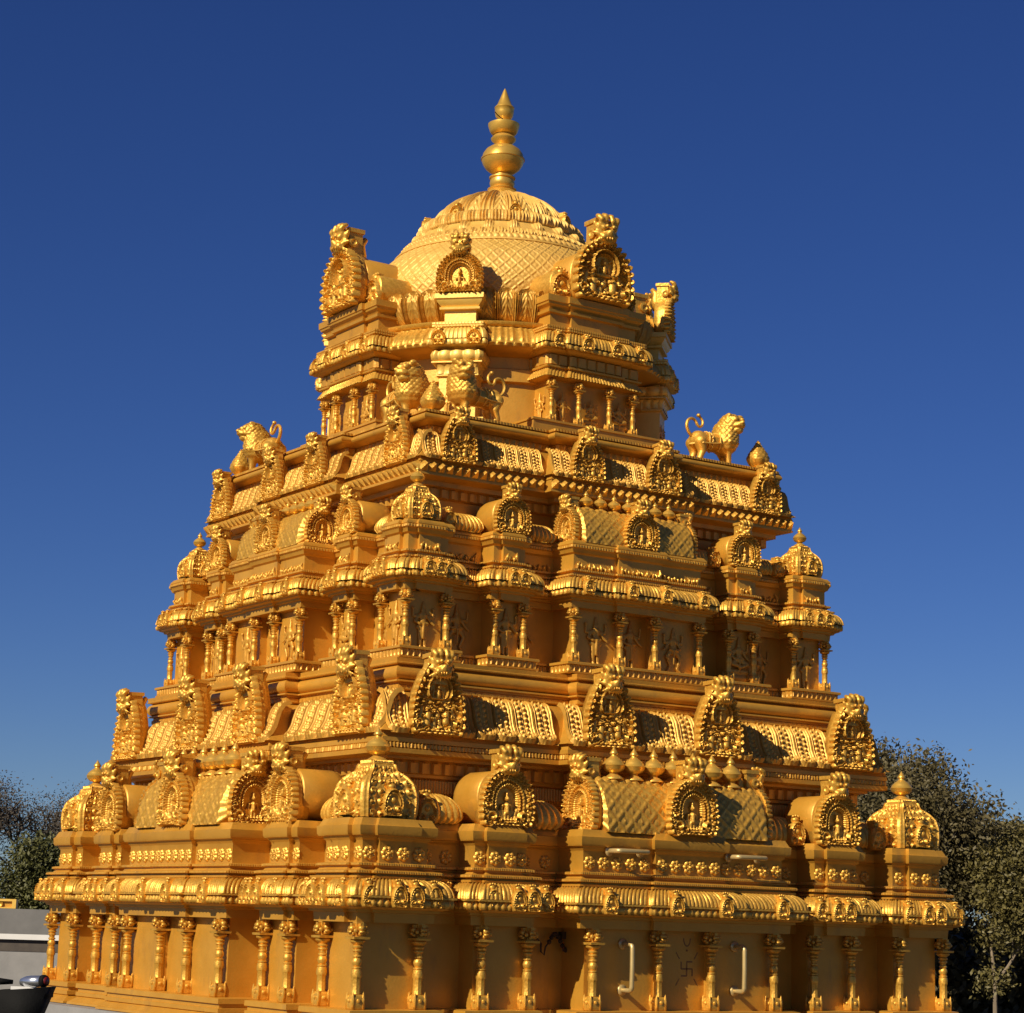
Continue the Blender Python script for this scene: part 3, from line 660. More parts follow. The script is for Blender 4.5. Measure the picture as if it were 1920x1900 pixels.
sweep(g, P2, [(.006, 2.803), (.006, 2.812), (.040, 2.814)])
sweep(g, P2, [(.040, 2.814), (.047, 2.819), (.047, 2.826), (.040, 2.831)], beadf(.018, .006), .005)
sweep(g, P2, [(.040, 2.831), (.008, 2.836), (.008, 2.850), (.020, 2.853)])
sweep(g, P2, [(.020, 2.853), (.027, 2.858), (.027, 2.866), (.020, 2.871)], beadf(.018, .006), .005)
sweep(g, P2, [(.020, 2.871), (-.006, 2.875), (-.006, 2.973), (0, 2.98), (.010, 2.985), (.016, 3.000), (.022, 3.010)])
sweep(g, P2, [(.022, 3.010), (.028, 3.018), (.028, 3.030), (.022, 3.038)], beadf(.022, .008), .006)
sweep(g, P2, [(.022, 3.038), (.026, 3.040), (.026, 3.048), (.008, 3.070), (-.25, 3.085)])
part('parapet_moulding', g, PAINT)
# carved frieze tufts in the neck of tier two
g = G()
for k in FR:
    for x0, x1, d in [(s * a if s > 0 else -b, s * b if s > 0 else -a, dd) for s in (-1, 1) for a, b, dd in ((1.56, 1.71, 1.81), (.94, 1.06, 1.81), (.21, .53, 1.88), (1.16, 1.45, 1.636), (.58, .84, 1.636))] + [(-.17, .17, 1.905)]:
        n = max(2, int((x1 - x0) / .028))
        for i in range(n):
            x = x0 + (x1 - x0) * (i + .5) / n; hh = (.03 if i % 2 else .018) + .02 * ((i == 0) + (i == n - 1))
            p = [onface(k, x + random.uniform(-.012, .012), -d - .004, 2.878), onface(k, x + random.uniform(-.01, .01), -d - .012, 2.878 + hh * .6), onface(k, x + random.uniform(-.02, .02), -d - .006, 2.878 + hh + .01)]
            g.tube(p, [.010, .011, .004], 6); g.ball(p[1], .012, 6)
part('frieze', g, GOLD)['kind'] = 'stuff'

C2 = column_meshes(.372, .030)
cols2 = [(x, d) for s in (-1, 1) for x, d in ((s * 1.48, 1.79), (s * 1.105, 1.79), (s * .875, 1.79), (s * .535, 1.885), (s * .15, 1.885))]
columns(C2, cols2, 1.785, 2.2385); column(C2, (-1.785, -1.785, 2.2385)); column(C2, (-1.785, 1.785, 2.2385))
SG2 = small_gable_mesh(.043, .130, .055)
for k in FR:
    for x, d in [(s * a, b) for s in (-1, 1) for a, b in ((1.70, 1.925), (1.615, 1.925), (1.53, 1.90), (1.045, 1.925), (.965, 1.925), (.49, 1.995), (.145, 2.02))]:
        obj('small_gable', SG2, temple, onface(k, x, -d, 2.688), k)
FIN2 = finial_mesh(.050, .145); FIN2s = finial_mesh(.050, .135)
K2 = kuta_mesh(.118, [(.112, 0), (.118, .02), (.123, .06), (.121, .10), (.112, .135), (.092, .163), (.072, .180), (.062, .194), (.056, .212), (.054, .226), (.042, .228), (.042, .240), (0, .241)])
SGK2 = small_gable_mesh(.048, .145, .05)
for sx, sy in ((-1, -1), (1, -1), (-1, 1)): kuta(K2, FIN2, SGK2, sx * 1.655, sy * 1.655, 3.082, .118, 3.320, 1.0)
GB2 = full_gable('gable', .135, .245, .07, 'arch', .066, .205, -.01)
BA2 = barrel_mesh('panjara_shrine', .130, 0, .26, 0, .235, 'y')
for k in FR:
    for s in (-1, 1):
        o = obj('vaulted_shrine', BA2, temple, onface(k, s * 1.0, -1.765, 3.070), k); obj('gable', GB2, o, (0, -.038, 0))
SA2 = barrel_mesh('sala_shrine', .465, -.145, .17, 0, .250, 'x', sala_rel(.094, .010, .27), GOLD)
sala(SA2, full_gable('gable', .138, .25, .10, 'arch', .068, .205, -.01), full_gable('gable', .125, .25, .07, 'arch', .064, .205, -.01), FIN2s, 1.755, 3.072, .505, .01, .245, [i * .119 for i in range(-3, 4)], -.150)
rolls(((.56, .84), (1.15, 1.46)), 1.655, 3.075, 3.185, .034)
SG2r = small_gable_mesh(.050, .150, .05)
for k in FR:
    for x in (-.815, .815, -1.42, 1.42): obj('small_gable', SG2r, temple, onface(k, x, -1.695, 3.06), k)

# relief figures in the niches
def figure(kind):
    """unit-height deity carving, feet at z=0, faces -y"""
    p = [((0, 0, .50), (0, 0, .58), .075, .085), ((0, 0, .58), (0, 0, .70), .07, .10), ((0, 0, .76), .055), ((0, -.01, .80), .062, (1, 1, 1.15)), ((0, 0, .86), (0, 0, .99), .050, .018)]
    L = []
    if kind == 'stand':
        L = [((-.055, 0, .50), (-.06, 0, .26), .062, .05), ((-.06, 0, .26), (-.06, -.01, .03), .05, .035), ((.055, 0, .50), (.06, 0, .26), .062, .05), ((.06, 0, .26), (.06, -.01, .03), .05, .035), ((-.06, -.05, .02), .035), ((.06, -.05, .02), .035)]
    elif kind == 'dance':
        L = [((-.055, 0, .50), (-.19, -.03, .34), .06, .05), ((-.19, -.03, .34), (-.11, -.02, .10), .048, .032), ((-.11, -.02, .10), (-.2, -.04, .02), .032, .026), ((.055, 0, .50), (.17, -.03, .36), .06, .05), ((.17, -.03, .36), (.08, -.02, .16), .048, .032), ((.08, -.02, .16), (.16, -.02, .03), .032, .026)]
    elif kind == 'sit':
        L = [((-.05, 0, .48), (-.22, -.06, .40), .07, .055), ((-.22, -.06, .40), (.02, -.10, .34), .05, .035), ((.05, 0, .48), (.22, -.06, .40), .07, .055), ((.22, -.06, .40), (-.02, -.10, .32), .05, .035), ((-.24, 0, .24), (.24, 0, .24), .06, .06), ((-.16, 0, .10), (.16, 0, .10), .08, .08), ((-.2, 0, .02), (.2, 0, .02), .05, .05)]
    A = [((-.11, 0, .68), (-.20, -.02, .56), .042, .034), ((-.20, -.02, .56), (-.10, -.08, .50), .033, .026), ((.11, 0, .68), (.20, -.02, .56), .042, .034), ((.20, -.02, .56), (.27, -.05, .50), .033, .026)]
    if kind != 'lady':
        A += [((-.11, 0, .69), (-.24, .0, .66), .038, .03), ((-.24, 0, .66), (-.25, -.02, .80), .03, .024), ((.11, 0, .69), (.24, .0, .66), .038, .03), ((.24, 0, .66), (.25, -.02, .80), .03, .024), ((-.25, -.02, .84), .038), ((.25, -.02, .84), .038)]
    else:
        L = [((-.045, 0, .50), (-.05, 0, .26), .07, .05), ((-.05, 0, .26), (-.03, -.01, .03), .05, .032), ((.05, 0, .50), (.07, 0, .28), .07, .05), ((.07, 0, .28), (.05, -.01, .03), .05, .032)]
    G_ = [((-.10, -.06, .52), (.10, -.06, .52), .03, .03), ((0, -.09, .50), (0, -.06, .20), .028, .02), ((-.12, .0, .44), (.12, .0, .44), .045, .045)]
    return blob('relief_figure', p + L + A + G_, .0155, PAINT, 2)
FIG = {k: figure(k) for k in ('stand', 'dance', 'sit', 'lady')}
def fig(kind, k, x, d, z, h, flip=1): obj('relief_figure', FIG[kind], temple, onface(k, x, -d, z), k, (h * flip, h * .7, h))
for k in FR:
    for kind, x, d, h, fl in (('stand', -1.64, 1.765, .27, 1), ('dance', -1.30, 1.63, .30, 1), ('stand', -1.0, 1.765, .29, 1), ('lady', -.77, 1.63, .25, 1), ('stand', -.33, 1.855, .29, 1), ('stand', 0, 1.80, .30, 1), ('dance', .33, 1.855, .28, -1), ('lady', .68, 1.63, .25, -1), ('sit', .99, 1.765, .29, 1), ('dance', 1.30, 1.63, .27, -1), ('stand', 1.62, 1.765, .28, -1)):
        fig(kind, k, x, d - .004, 2.242, h * 1.13, fl)
        
# =================================================================== big curved eave 2
E2 = facepoly(mirror([(-1.62, -.62, 1.62)], [(-.62, .62, 1.70)]))
g = G()
sweep(g, E2, [(-.22, 2.9), (-.22, 3.20), (-.17, 3.21), (-.17, 3.30), (-.145, 3.305)])
sweep(g, E2, [(-.145, 3.305), (-.14, 3.31), (-.14, 3.365), (-.13, 3.37)], lambda s, t, L: .028 * (np.cos(2 * PI * s / .075) > 0.2) * np.sin(PI * t) ** .3, .0094)
sweep(g, E2, [(-.13, 3.37), (-.09, 3.375), (-.09, 3.405), (-.02, 3.42), (0, 3.424), (0, 3.436)])
part('upper_wall', g, PAINT)
g = G()
EP2 = [(.030, 3.540), (.012, 3.555), (-.012, 3.585), (-.028, 3.62), (-.036, 3.655), (-.045, 3.69), (-.065, 3.718), (-.100, 3.735)]
sweep(g, E2, [(0, 3.436), (-.006, 3.438), (-.006, 3.508), (0, 3.510), (-.012, 3.54)] + [(o - .014, z) for o, z in EP2] + [(-.15, 3.745), (-.15, 3.752)])
part('curved_eave', g, PAINT)
g = G(); sweep(g, E2, [(-.15, 3.750), (-.148, 3.755), (-.148, 3.795), (-.15, 3.80)], lambda s, t, L: .012 * np.exp(-((np.sqrt((((s / .055) % 1) - .5) ** 2 + (t - .5) ** 2) - .33) / .10) ** 2), .008)
part('ring_frieze', g, PAINT)
g = G()
sweep(g, E2, [(-.16, 3.80), (-.125, 3.802), (-.110, 3.808)] + arc(-.105, 3.838, .048, .030, -75, 75, 9) + [(-.080, 3.869)])
sweep(g, E2, [(-.085, 3.869), (-.074, 3.874), (-.074, 3.884), (-.085, 3.892)], beadf(.025, .008), .006)
sweep(g, E2, [(-.085, 3.892), (-.6, 3.895)])
part('roof_slab', g, PAINT)
LF2 = leaf_mesh(EP2, .104); NW = .115
leaves(LF2, minus(-1.595, -.635, 1.62, .104, [(-1.345 - NW, -1.345 + NW)]) + minus(-.61, .61, 1.70, .104, [(-.33 - NW, -.33 + NW), (.33 - NW, .33 + NW)]) + minus(.635, 1.595, 1.62, .104, [(1.345 - NW, 1.345 + NW)]))
st = G(); st.add([(-.022, 0, -.030), (.022, 0, -.030), (.024, 0, .008), (-.024, 0, .008), (0, -.040, .010), (0, -.004, .034)], [(0, 1, 4), (1, 2, 4), (3, 0, 4), (2, 5, 4), (5, 3, 4)])
STUD = st.mesh('stud', GOLD, 10)
for k in FR:
    for x0, x1, d in ((-1.62, -.62, 1.614), (-.62, .62, 1.694), (.62, 1.62, 1.614)):
        n = round((x1 - x0) / .068)
        for i in range(n): obj('stud', STUD, temple, onface(k, x0 + (x1 - x0) * (i + .5) / n, -d, 3.478), k, (1.2, 1.3, 1.15))
GK2 = fix_normals(gable_mesh('gable', .135, .30, .075, 'flame').mesh('gable', GOLD, 50)); LM2 = fix_normals(lion_mask(.069).mesh('lion_mask', GOLD, 50))
gables(GK2, LM2, [(-1.335, 1.640), (-.33, 1.718), (.33, 1.718), (1.335, 1.640)], 3.525, -.025, .245)
gables(GK2, LM2, [(-1.335, 1.640)], 3.525, -.025, .245, [PI / 2])

# =================================================================== TIER 3: drum, dome, gables
ALLF = [0, -PI / 2, PI / 2, PI]
BAYP = [(0, 4.335), (.022, 4.340), (.045, 4.350)]
def bay(gp, gg, hw, d, k, mid):
    def poly(segs): return np.array([onface(k, x, y, 0)[:2] for x, y in segs])
    pl = poly([(-hw, -d), (-mid, -d), (-mid, -d - .025), (mid, -d - .025), (mid, -d), (hw, -d), (hw, -.4), (-hw, -.4)])
    pb = poly([(-hw, -d), (hw, -d), (hw, -.4), (-hw, -.4)])
    sweep(gp, pb, [(-.035, 4.0), (-.035, 4.345)], step=.2)
    sweep(gp, pl, [(-.2, 4.343), (.008, 4.345), (.040, 4.352)], allsides=True)
    sweep(gg, pl, [(.040, 4.352), (.030, 4.375), (.014, 4.40), (.006, 4.418)], ribf(.027, .007), .0055, allsides=True)
    sweep(gp, pl, [(.006, 4.418), (.028, 4.424), (.030, 4.436), (.006, 4.442)], allsides=True)
    sweep(gp, pl, [(.006, 4.442), (.008, 4.448), (.010, 4.515), (.006, 4.522)], lambda s, t, L: .014 * (np.abs(((s / .085) % 1) - .5) < .40) * np.clip(np.sin(PI * t) * 4, 0, 1), .0085, allsides=True)
    sweep(gp, pl, [(.006, 4.522), (.060, 4.534), (.070, 4.545), (.086, 4.546)], allsides=True)
    sweep(gg, pl, [(.080, 4.546), (.087, 4.552), (.088, 4.570), (.082, 4.588)], bossf(.05, .014), .008, allsides=True)
    cr = arc(.040, 4.588, .050, .085, 0, 85, 8); sweep(gg, pl, cr, ribf(.030, .009), .0055, allsides=True)
    sweep(gp, pl, [cr[-1], (.03, 4.680), (.048, 4.684)], allsides=True)
    sweep(gp, pl, [(.044, 4.684), (.052, 4.690), (.052, 4.700), (.046, 4.704), (.052, 4.708), (.052, 4.718), (.044, 4.724)], beadf(.020, .005), .005, allsides=True)
    sweep(gp, pl, [(.044, 4.724), (-.010, 4.730), (-.010, 4.825), (.016, 4.830), (.020, 4.850), (.004, 4.856), (.012, 4.872), (.034, 4.886), (.038, 4.900), (.046, 4.904), (.048, 4.950), (-.40, 4.957)], allsides=True)
C3 = column_meshes(.315, .026)
GK3 = full_gable('gable', .245, .455, .14, 'filigree', .118, .405, -.02)
BA3 = barrel_mesh('barrel_vault', .225, 0, .52, 0, .40, 'y')
BAS = barrel_mesh('side_vault', .095, 0, .42, 0, .215, 'y', None, GOLD); SGB = small_gable_mesh(.090, .235, .04); SG3 = small_gable_mesh(.055, .135, .05)
for i, k in enumerate(ALLF[:3]):
    gp, gg = G(), G(); bay(gp, gg, .39, 1.29, k, .22)
    b = part('drum_bay', gp, PAINT); obj('bay_eave', gg.mesh('bay_eave', GOLD, 60), b)
    pg = G(); c = np.array([onface(k, x, y, 0)[:2] for x, y in ((-.56, -1.37), (.56, -1.37), (.56, -.3), (-.56, -.3))])
    sweep(pg, c, [(-.02, 3.85), (0, 3.90), (0, 3.962)], allsides=True)
    sweep(pg, c, [(-.004, 3.962), (-.004, 4.000)], lambda s, t, L: .010 * (np.abs(((s / .04) % 1) - .4) < .2) * np.clip(np.sin(PI * t) * 4, 0, 1), .006, allsides=True)
    sweep(pg, c, [(0, 4.0), (.006, 4.003), (.006, 4.018), (-.5, 4.020)], allsides=True); part('bay_pedestal', pg, PAINT)
    for x in (-.36, -.135, .135, .36): column(C3, onface(k, x, -1.295 - (.02 if abs(x) < .2 else 0), 4.0185), k)
    o = obj('barrel_vault', BA3, temple, onface(k, 0, -1.30, 4.954), k)
    obj('gable', GK3, o, (0, -.085, .004))
    for s in (-1, 1):
        obj('side_vault', BAS, o, (s * .285, .03, 0)); obj('side_gable', SGB, o, (s * .285, .03, 0))
    for x in (-.36, -.13, .13, .36): obj('small_gable', SG3, temple, onface(k, x, -1.38 - (.025 if abs(x) < .2 else 0), 4.548), k)
    if i < 2:
        for kind, x, h in (('lady', -.25, .24), ('sit', 0, .22), ('sit', .25, .24)): fig(kind, k, x, 1.275, 4.022, h)
        for s in (-1, 1): obj('relief_figure', FIG['stand'], temple, onface(k, s * .365, -1.15, 4.022), k + s * PI / 2, (.24, .17, .24))
# slim pier on each visible diagonal, crowned by a small gable
GKD = full_gable('gable', .165, .30, .09, 'arch', .086, .262, -.015)
for k in (-PI / 4, PI / 4, -3 * PI / 4):
    gp, gg = G(), G(); hw = .135; d = 1.30
    pb = np.array([onface(k, x, y, 0)[:2] for x, y in ((-hw, -d), (hw, -d), (hw, -.4), (-hw, -.4))])
    sweep(gp, pb, [(0, 3.85), (0, 4.33), (.02, 4.34), (.02, 4.352)], allsides=True)
    sweep(gg, pb, [(.02, 4.352), (.012, 4.40), (.03, 4.425)], ribf(.06, .008), .008, allsides=True)
    sweep(gp, pb, [(.03, 4.425), (.05, 4.43), (.05, 4.44), (.02, 4.446)], allsides=True)
    sweep(gg, pb, [(.02, 4.446), (.045, 4.46), (.05, 4.49), (.04, 4.515)], ribf(.10, .014), .008, allsides=True)
    sweep(gp, pb, [(.04, 4.515), (-.01, 4.52), (-.01, 4.545), (.06, 4.548), (.076, 4.555)], allsides=True)
    sweep(gg, pb, [(.072, 4.555), (.078, 4.56), (.078, 4.585), (.072, 4.60)], bossf(.06, .014), .008, allsides=True)
    sweep(gg, pb, arc(.03, 4.60, .045, .085, 0, 85, 8), ribf(.032, .009), .0055, allsides=True)
    sweep(gp, pb, [(.03, 4.686), (.05, 4.69)], allsides=True)
    sweep(gp, pb, [(.046, 4.690), (.053, 4.696), (.053, 4.706), (.046, 4.710), (.053, 4.714), (.053, 4.724), (.046, 4.730)], ropef(.024, .006), .006, allsides=True)
    sweep(gp, pb, [(.046, 4.73), (-.02, 4.735), (-.02, 4.83), (.012, 4.834), (.014, 4.85), (.0, 4.855), (.028, 4.885), (.034, 4.905), (.045, 4.91), (.045, 4.945), (-.3, 4.95)], allsides=True)
    b = part('drum_pier', gp, PALE); obj('pier_eave', gg.mesh('pier_eave', PALE, 60), b)  # pier facing the sun: its brightness is put into a lighter colour
    g2 = G(); c = np.array([onface(k, x, y, 0)[:2] for x, y in ((-.20, -1.36), (.20, -1.36), (.20, -.4), (-.20, -.4))]); sweep(g2, c, [(0, 3.89), (0, 4.0), (.01, 4.004), (.01, 4.02), (-.4, 4.021)], allsides=True); obj('pier_base', g2.mesh('pier_base', PALE), b)
    obj('gable', GKD, b, onface(k, 0, -1.335, 4.952), k)
    for s in (-1, 1): obj('small_gable', SG3, b, onface(k, s * .13, -1.385, 4.553), k)
    for s in (-1, 1): obj('relief_figure', FIG['stand'], b, onface(k, s * .07, -1.302, 4.03), k, (.2, .14, .22))
# round drum between them
g = G(); g.lathe([(1.13, 3.88), (1.13, 4.33), (1.17, 4.34), (1.17, 4.43), (1.15, 4.44), (1.15, 4.52), (1.21, 4.535), (1.32, 4.55), (1.335, 4.562)], 96)
part('drum', g, PAINT)
g = G(); n = 1360; a = np.arange(n) * 2 * PI / n
pr = np.array([(1.335, 4.562), (1.338, 4.58), (1.33, 4.592), (1.325, 4.605), (1.31, 4.63), (1.29, 4.655), (1.265, 4.68), (1.245, 4.70), (1.23, 4.715), (1.225, 4.73), (1.25, 4.742), (1.255, 4.765), (1.22, 4.775), (1.15, 4.78)])
lob = np.abs(((a * 34 / 2 / PI) % 1) - .5)[:, None]; tq = np.linspace(0, 1, 14)[None]
Rr = pr[:, 0][None] + (.022 * (np.exp(-((lob - .36) / .06) ** 2) + .9 * np.exp(-(lob / .07) ** 2) + .5 * np.exp(-((lob - .2) / .05) ** 2)) * np.clip(np.sin(PI * np.clip(tq * 1.5 - .15, 0, 1)), 0, 1)) + .016 * np.abs(np.cos(a * 68))[:, None] * (np.abs(tq - .06) < .05)
g.grid(np.stack([Rr * np.cos(a)[:, None], Rr * np.sin(a)[:, None], np.broadcast_to(pr[:, 1], Rr.shape)], -1), wrap_u=True); part('drum_eave', g, GOLD, 60)
# ring of lotus petals below the dome
PET = leaf_mesh([(.06, .215), (.082, .185), (.09, .14), (.075, .085), (.045, .03), (.01, -.005)], .142, -1.0, True)
g = G(); g.lathe([(1.14, 4.775), (1.15, 4.80), (1.19, 4.86), (1.205, 4.91), (1.19, 4.965), (1.12, 4.995), (1.0, 5.0)], 96); part('lotus_bed', g, PAINT)
for i in range(54):
    t = i * 2 * PI / 54
    if PI * .02 < (t % (2 * PI)) < PI * .48: continue
    obj('lotus_petal', PET, temple, (1.15 * math.cos(t), 1.15 * math.sin(t), 4.795), t + PI / 2)
# dome
prof = np.array([(1.03, 4.98), (1.06, 5.04), (1.075, 5.12), (1.065, 5.20), (1.03, 5.29), (.965, 5.39), (.895, 5.455), (.828, 5.518)])
n = 1540; a = np.arange(n) * 2 * PI / n; q = np.linspace(0, 1, 150); zz = np.interp(q, np.linspace(0, 1, 8), prof[:, 1]); rr = np.interp(q, np.linspace(0, 1, 8), prof[:, 0])
for _ in range(12): rr[1:-1] = (rr[:-2] + 2 * rr[1:-1] + rr[2:]) / 4
u1 = a[:, None] * 70 / PI / 2 + q[None] * 6.5; v1 = a[:, None] * 70 / PI / 2 - q[None] * 6.5
la = np.maximum(np.exp(-(((u1 + .5) % 1 - .5) / .13) ** 2), np.exp(-(((v1 + .5) % 1 - .5) / .13) ** 2))
fl = np.exp(-(((u1 % 1) - .5) ** 2 + ((v1 % 1) - .5) ** 2) / .06)
R2 = rr[None] + .008 * la + .006 * fl
g = G(); g.grid(np.stack([R2 * np.cos(a)[:, None], R2 * np.sin(a)[:, None], np.broadcast_to(zz, R2.shape)], -1), wrap_u=True); part('dome', g, DOMEG, 60)
# carved bands above the lattice
def ringband(pr, f, n=720, sub=5):
    pr = np.array(pr, float); a = np.arange(n) * 2 * PI / n; m = (len(pr) - 1) * sub + 1; q = np.linspace(0, len(pr) - 1, m)
    r = np.interp(q, range(len(pr)), pr[:, 0]); z = np.interp(q, range(len(pr)), pr[:, 1]); tg = np.stack([np.gradient(r), np.gradient(z)], 1); tg /= np.linalg.norm(tg, axis=1)[:, None]
    h = f(a[:, None], (q / q[-1])[None]); rr = r[None] + h * tg[:, 1]; zz = z[None] - h * tg[:, 0]
    g = G(); g.grid(np.stack([rr * np.cos(a)[:, None], rr * np.sin(a)[:, None], zz], -1), wrap_u=True); return g
g = ringband([(.828, 5.514), (.842, 5.519), (.836, 5.534), (.816, 5.540)], lambda a, t: 0 * a * t)
g.merge(ringband([(.812, 5.540), (.778, 5.585)], lambda a, t: .014 * np.abs(np.sin(a * 50 + t * 1.5)) * np.sin(PI * t) ** .4, n=1100, sub=7))
g.merge(ringband([(.778, 5.585), (.765, 5.600), (.715, 5.650)], lambda a, t: .022 * np.abs(np.sin(a * 32 + 3 * np.abs(t - .5))) * np.sin(PI * t) ** .5 * (.6 + .4 * np.cos(a * 192)), n=1100, sub=6))
g.merge(ringband([(.715, 5.650), (.665, 5.690), (.640, 5.722)], lambda a, t: .042 * np.maximum(0, np.cos(a * 22)) ** 1.2 * np.sin(PI * t) ** .6 * (.8 + .2 * np.cos(a * 220)), n=1100, sub=6))
g.merge(ringband([(.628, 5.722), (.640, 5.740), (.638, 5.775), (.622, 5.812), (.585, 5.832), (.535, 5.838)], lambda a, t: .026 * (.25 + .75 * np.abs(np.cos(a * 20))) * np.exp(-((t - .42) / .25) ** 2) * (.55 + .45 * np.cos(a * 160)), n=1100, sub=5))
part('dome_bands', g, DOMEG, 60)
def capf(a, t):
    l = np.abs(((a * 16 / 2 / PI) % 1) - .5); e = np.sin(PI * np.clip(t * 1.04, 0, 1)) ** .5
    return .030 * e * (np.exp(-((l - .40) / .05) ** 2) + .8 * np.exp(-((l - .27) / .035) ** 2) + .5 * np.exp(-(l / .05) ** 2) * (.5 + .5 * np.cos(t * 40)) + .45 * np.abs(np.sin(t * 16 + l * 18)) * (l < .22))
g = ringband([(.548, 5.828), (.520, 5.878), (.472, 5.938), (.395, 6.000), (.30, 6.056), (.215, 6.098), (.165, 6.118)], capf, n=1100, sub=8)
part('dome_cap', g, DOMEG, 60)
sp = small_gable_mesh(.05, .13, .04)
for t in range(8): obj('dome_crest', sp, temple, (.61 * math.cos(t * PI / 4 + PI / 8), .61 * math.sin(t * PI / 4 + PI / 8), 5.775), t * PI / 4 + PI / 8 + PI / 2)
# crowning pot finial
kal = bpy.data.objects
g = G(); g.lathe([(.178, 6.105), (.172, 6.122), (.150, 6.140), (.128, 6.162), (.108, 6.178), (.114, 6.184), (.116, 6.192), (.10, 6.200), (.085, 6.208)], 40)
ks = obj('pot_finial', g.mesh('pot_finial', GOLD, 45), temple)
def kp(name, pr, m=BRASS): g = G(); g.lathe(pr, 40); return obj(name, g.mesh(name, m, 45), ks)
kp('lower_ring', [(.078, 6.20), (.092, 6.215), (.100, 6.245), (.092, 6.275), (.104, 6.282), (.104, 6.292), (.085, 6.30), (.066, 6.31), (.062, 6.325)])
kp('belly', [(.060, 6.322), (.095, 6.335), (.135, 6.365), (.160, 6.405), (.168, 6.435), (.174, 6.438), (.174, 6.447), (.166, 6.450), (.158, 6.485), (.135, 6.520), (.100, 6.545), (.080, 6.552)])
kp('neck', [(.078, 6.55), (.060, 6.56), (.070, 6.575), (.096, 6.60), (.100, 6.615), (.078, 6.640), (.070, 6.65)])
kp('collar', [(.070, 6.648), (.095, 6.655), (.110, 6.675), (.118, 6.70), (.125, 6.722), (.126, 6.735), (.10, 6.738), (.05, 6.735)])
kp('spire', [(.045, 6.735), (.042, 6.765), (.050, 6.775), (.068, 6.800), (.076, 6.835), (.076, 6.868), (.080, 6.872), (.078, 6.878), (.058, 6.90), (.035, 6.96), (.015, 7.015), (.004, 7.038)])
g = G(); g.tube([(-.02, -.03, 6.76), (-.09, -.04, 6.785), (-.12, -.05, 6.80)], .004, 6); obj('wire', g.mesh('wire', IRON), ks)
# inner core so that nothing is hollow
g = G()
for hw, z0, z1 in ((2.12, -.15, 1.12), (1.80, 1.0, 1.95), (1.56, 1.9, 3.09), (1.36, 3.0, 3.89), (.6, 3.8, 5.0)): g.box(-hw, hw, -hw, hw, z0, z1)
part('core', g, PAINT)

# ---- grab handles, latch and painted marks on the middle bay
g = G(); a = np.linspace(0, 1, 9)
def handle_mesh(L, r, out):
    g = G(); pts = [(0, 0, 0), (0, -out * .5, 0)] + [(0, -out * .78 - out * .22 * math.sin(t), out * .22 * (1 - math.cos(t))) for t in np.linspace(0.2, PI / 2, 4)]
    pts += [(0, -out * 1.02, L * .5)] + [(0, p[1], L - p[2]) for p in pts[::-1]]
    g.tube(pts, r, 10); g.lathe([(r * 2.3, 0), (r * 2.3, .008)], 10); g.lathe([(r * 2.3, 0), (r * 2.3, .008)], 10, cz=L)
    for i in range(-6, 0):
        v = g.v[i]; zc = L if i >= -3 else 0; g.v[i] = np.stack([v[:, 0], -(v[:, 2] - zc), v[:, 1] + zc], 1)
    return fix_normals(g.mesh('handle', STEEL, 50))
HM = handle_mesh(.285, .0155, .105)
for x in (-.475, .435): obj('handle', HM, temple, (x, -2.416, .125))
for x0 in (-.63, .34):
    o = obj('handle', HM, temple, (x0, -2.462, .985)); o.rotation_euler = (0, PI / 2, 0); o.scale = (1, 1, .85)
g = G(); Y = -2.185
g.tube([(-1.10, Y, .425), (-.98, Y - .02, .425), (-.955, Y - .02, .40), (-.955, Y - .02, .35), (-.93, Y - .02, .33), (-.92, Y - .02, .38), (-.90, Y - .03, .41)], .006, 6)
for i in range(9): g.ball((-.90 + i * .017, Y - .03, .41 + .05 * math.sin(i * .6)), .017, 6)
g.box(-1.12, -1.085, Y - .02, Y + .02, .40, .445); g.ball((-1.04, Y, .35), .022, 8); g.box(-.80, -.72, Y - .03, Y + .02, .43, .475)
part('latch', g, IRON)
g = G(); yy = -2.3965
def stroke(p, q, wd=.005):
    p = np.array(p); q = np.array(q); d = q - p; d = d / np.linalg.norm(d); nrm = np.array([-d[1], d[0]]) * wd
    c = [p - nrm, q - nrm, q + nrm, p + nrm]; g.add([(x, yy, z) for x, z in c] + [(x, yy + .01, z) for x, z in c], [(0, 1, 2, 3), (0, 4, 5, 1), (1, 5, 6, 2), (2, 6, 7, 3), (3, 7, 4, 0)])
mx, mz, q = .058, .262, .045
stroke((mx - q, mz), (mx + q, mz)); stroke((mx, mz - q), (mx, mz + q))
stroke((mx, mz + q), (mx + q, mz + q)); stroke((mx + q, mz), (mx + q, mz - q)); stroke((mx, mz - q), (mx - q, mz - q)); stroke((mx - q, mz), (mx - q, mz + q))
for sx in (-1, 1):
    for sz in (-1, 1): stroke((mx + sx * .060, mz + sz * .062), (mx + sx * .088, mz + sz * .105), .0035)
ua = [(mx + .028 * math.cos(t), .455 + .05 * math.sin(t)) for t in np.linspace(PI, 2 * PI, 7)]
for p, r in zip(ua[:-1], ua[1:]): stroke(p, r, .004)
g.ball((mx, yy, .378), .007, 6); part('painted_marks', g, MARK)

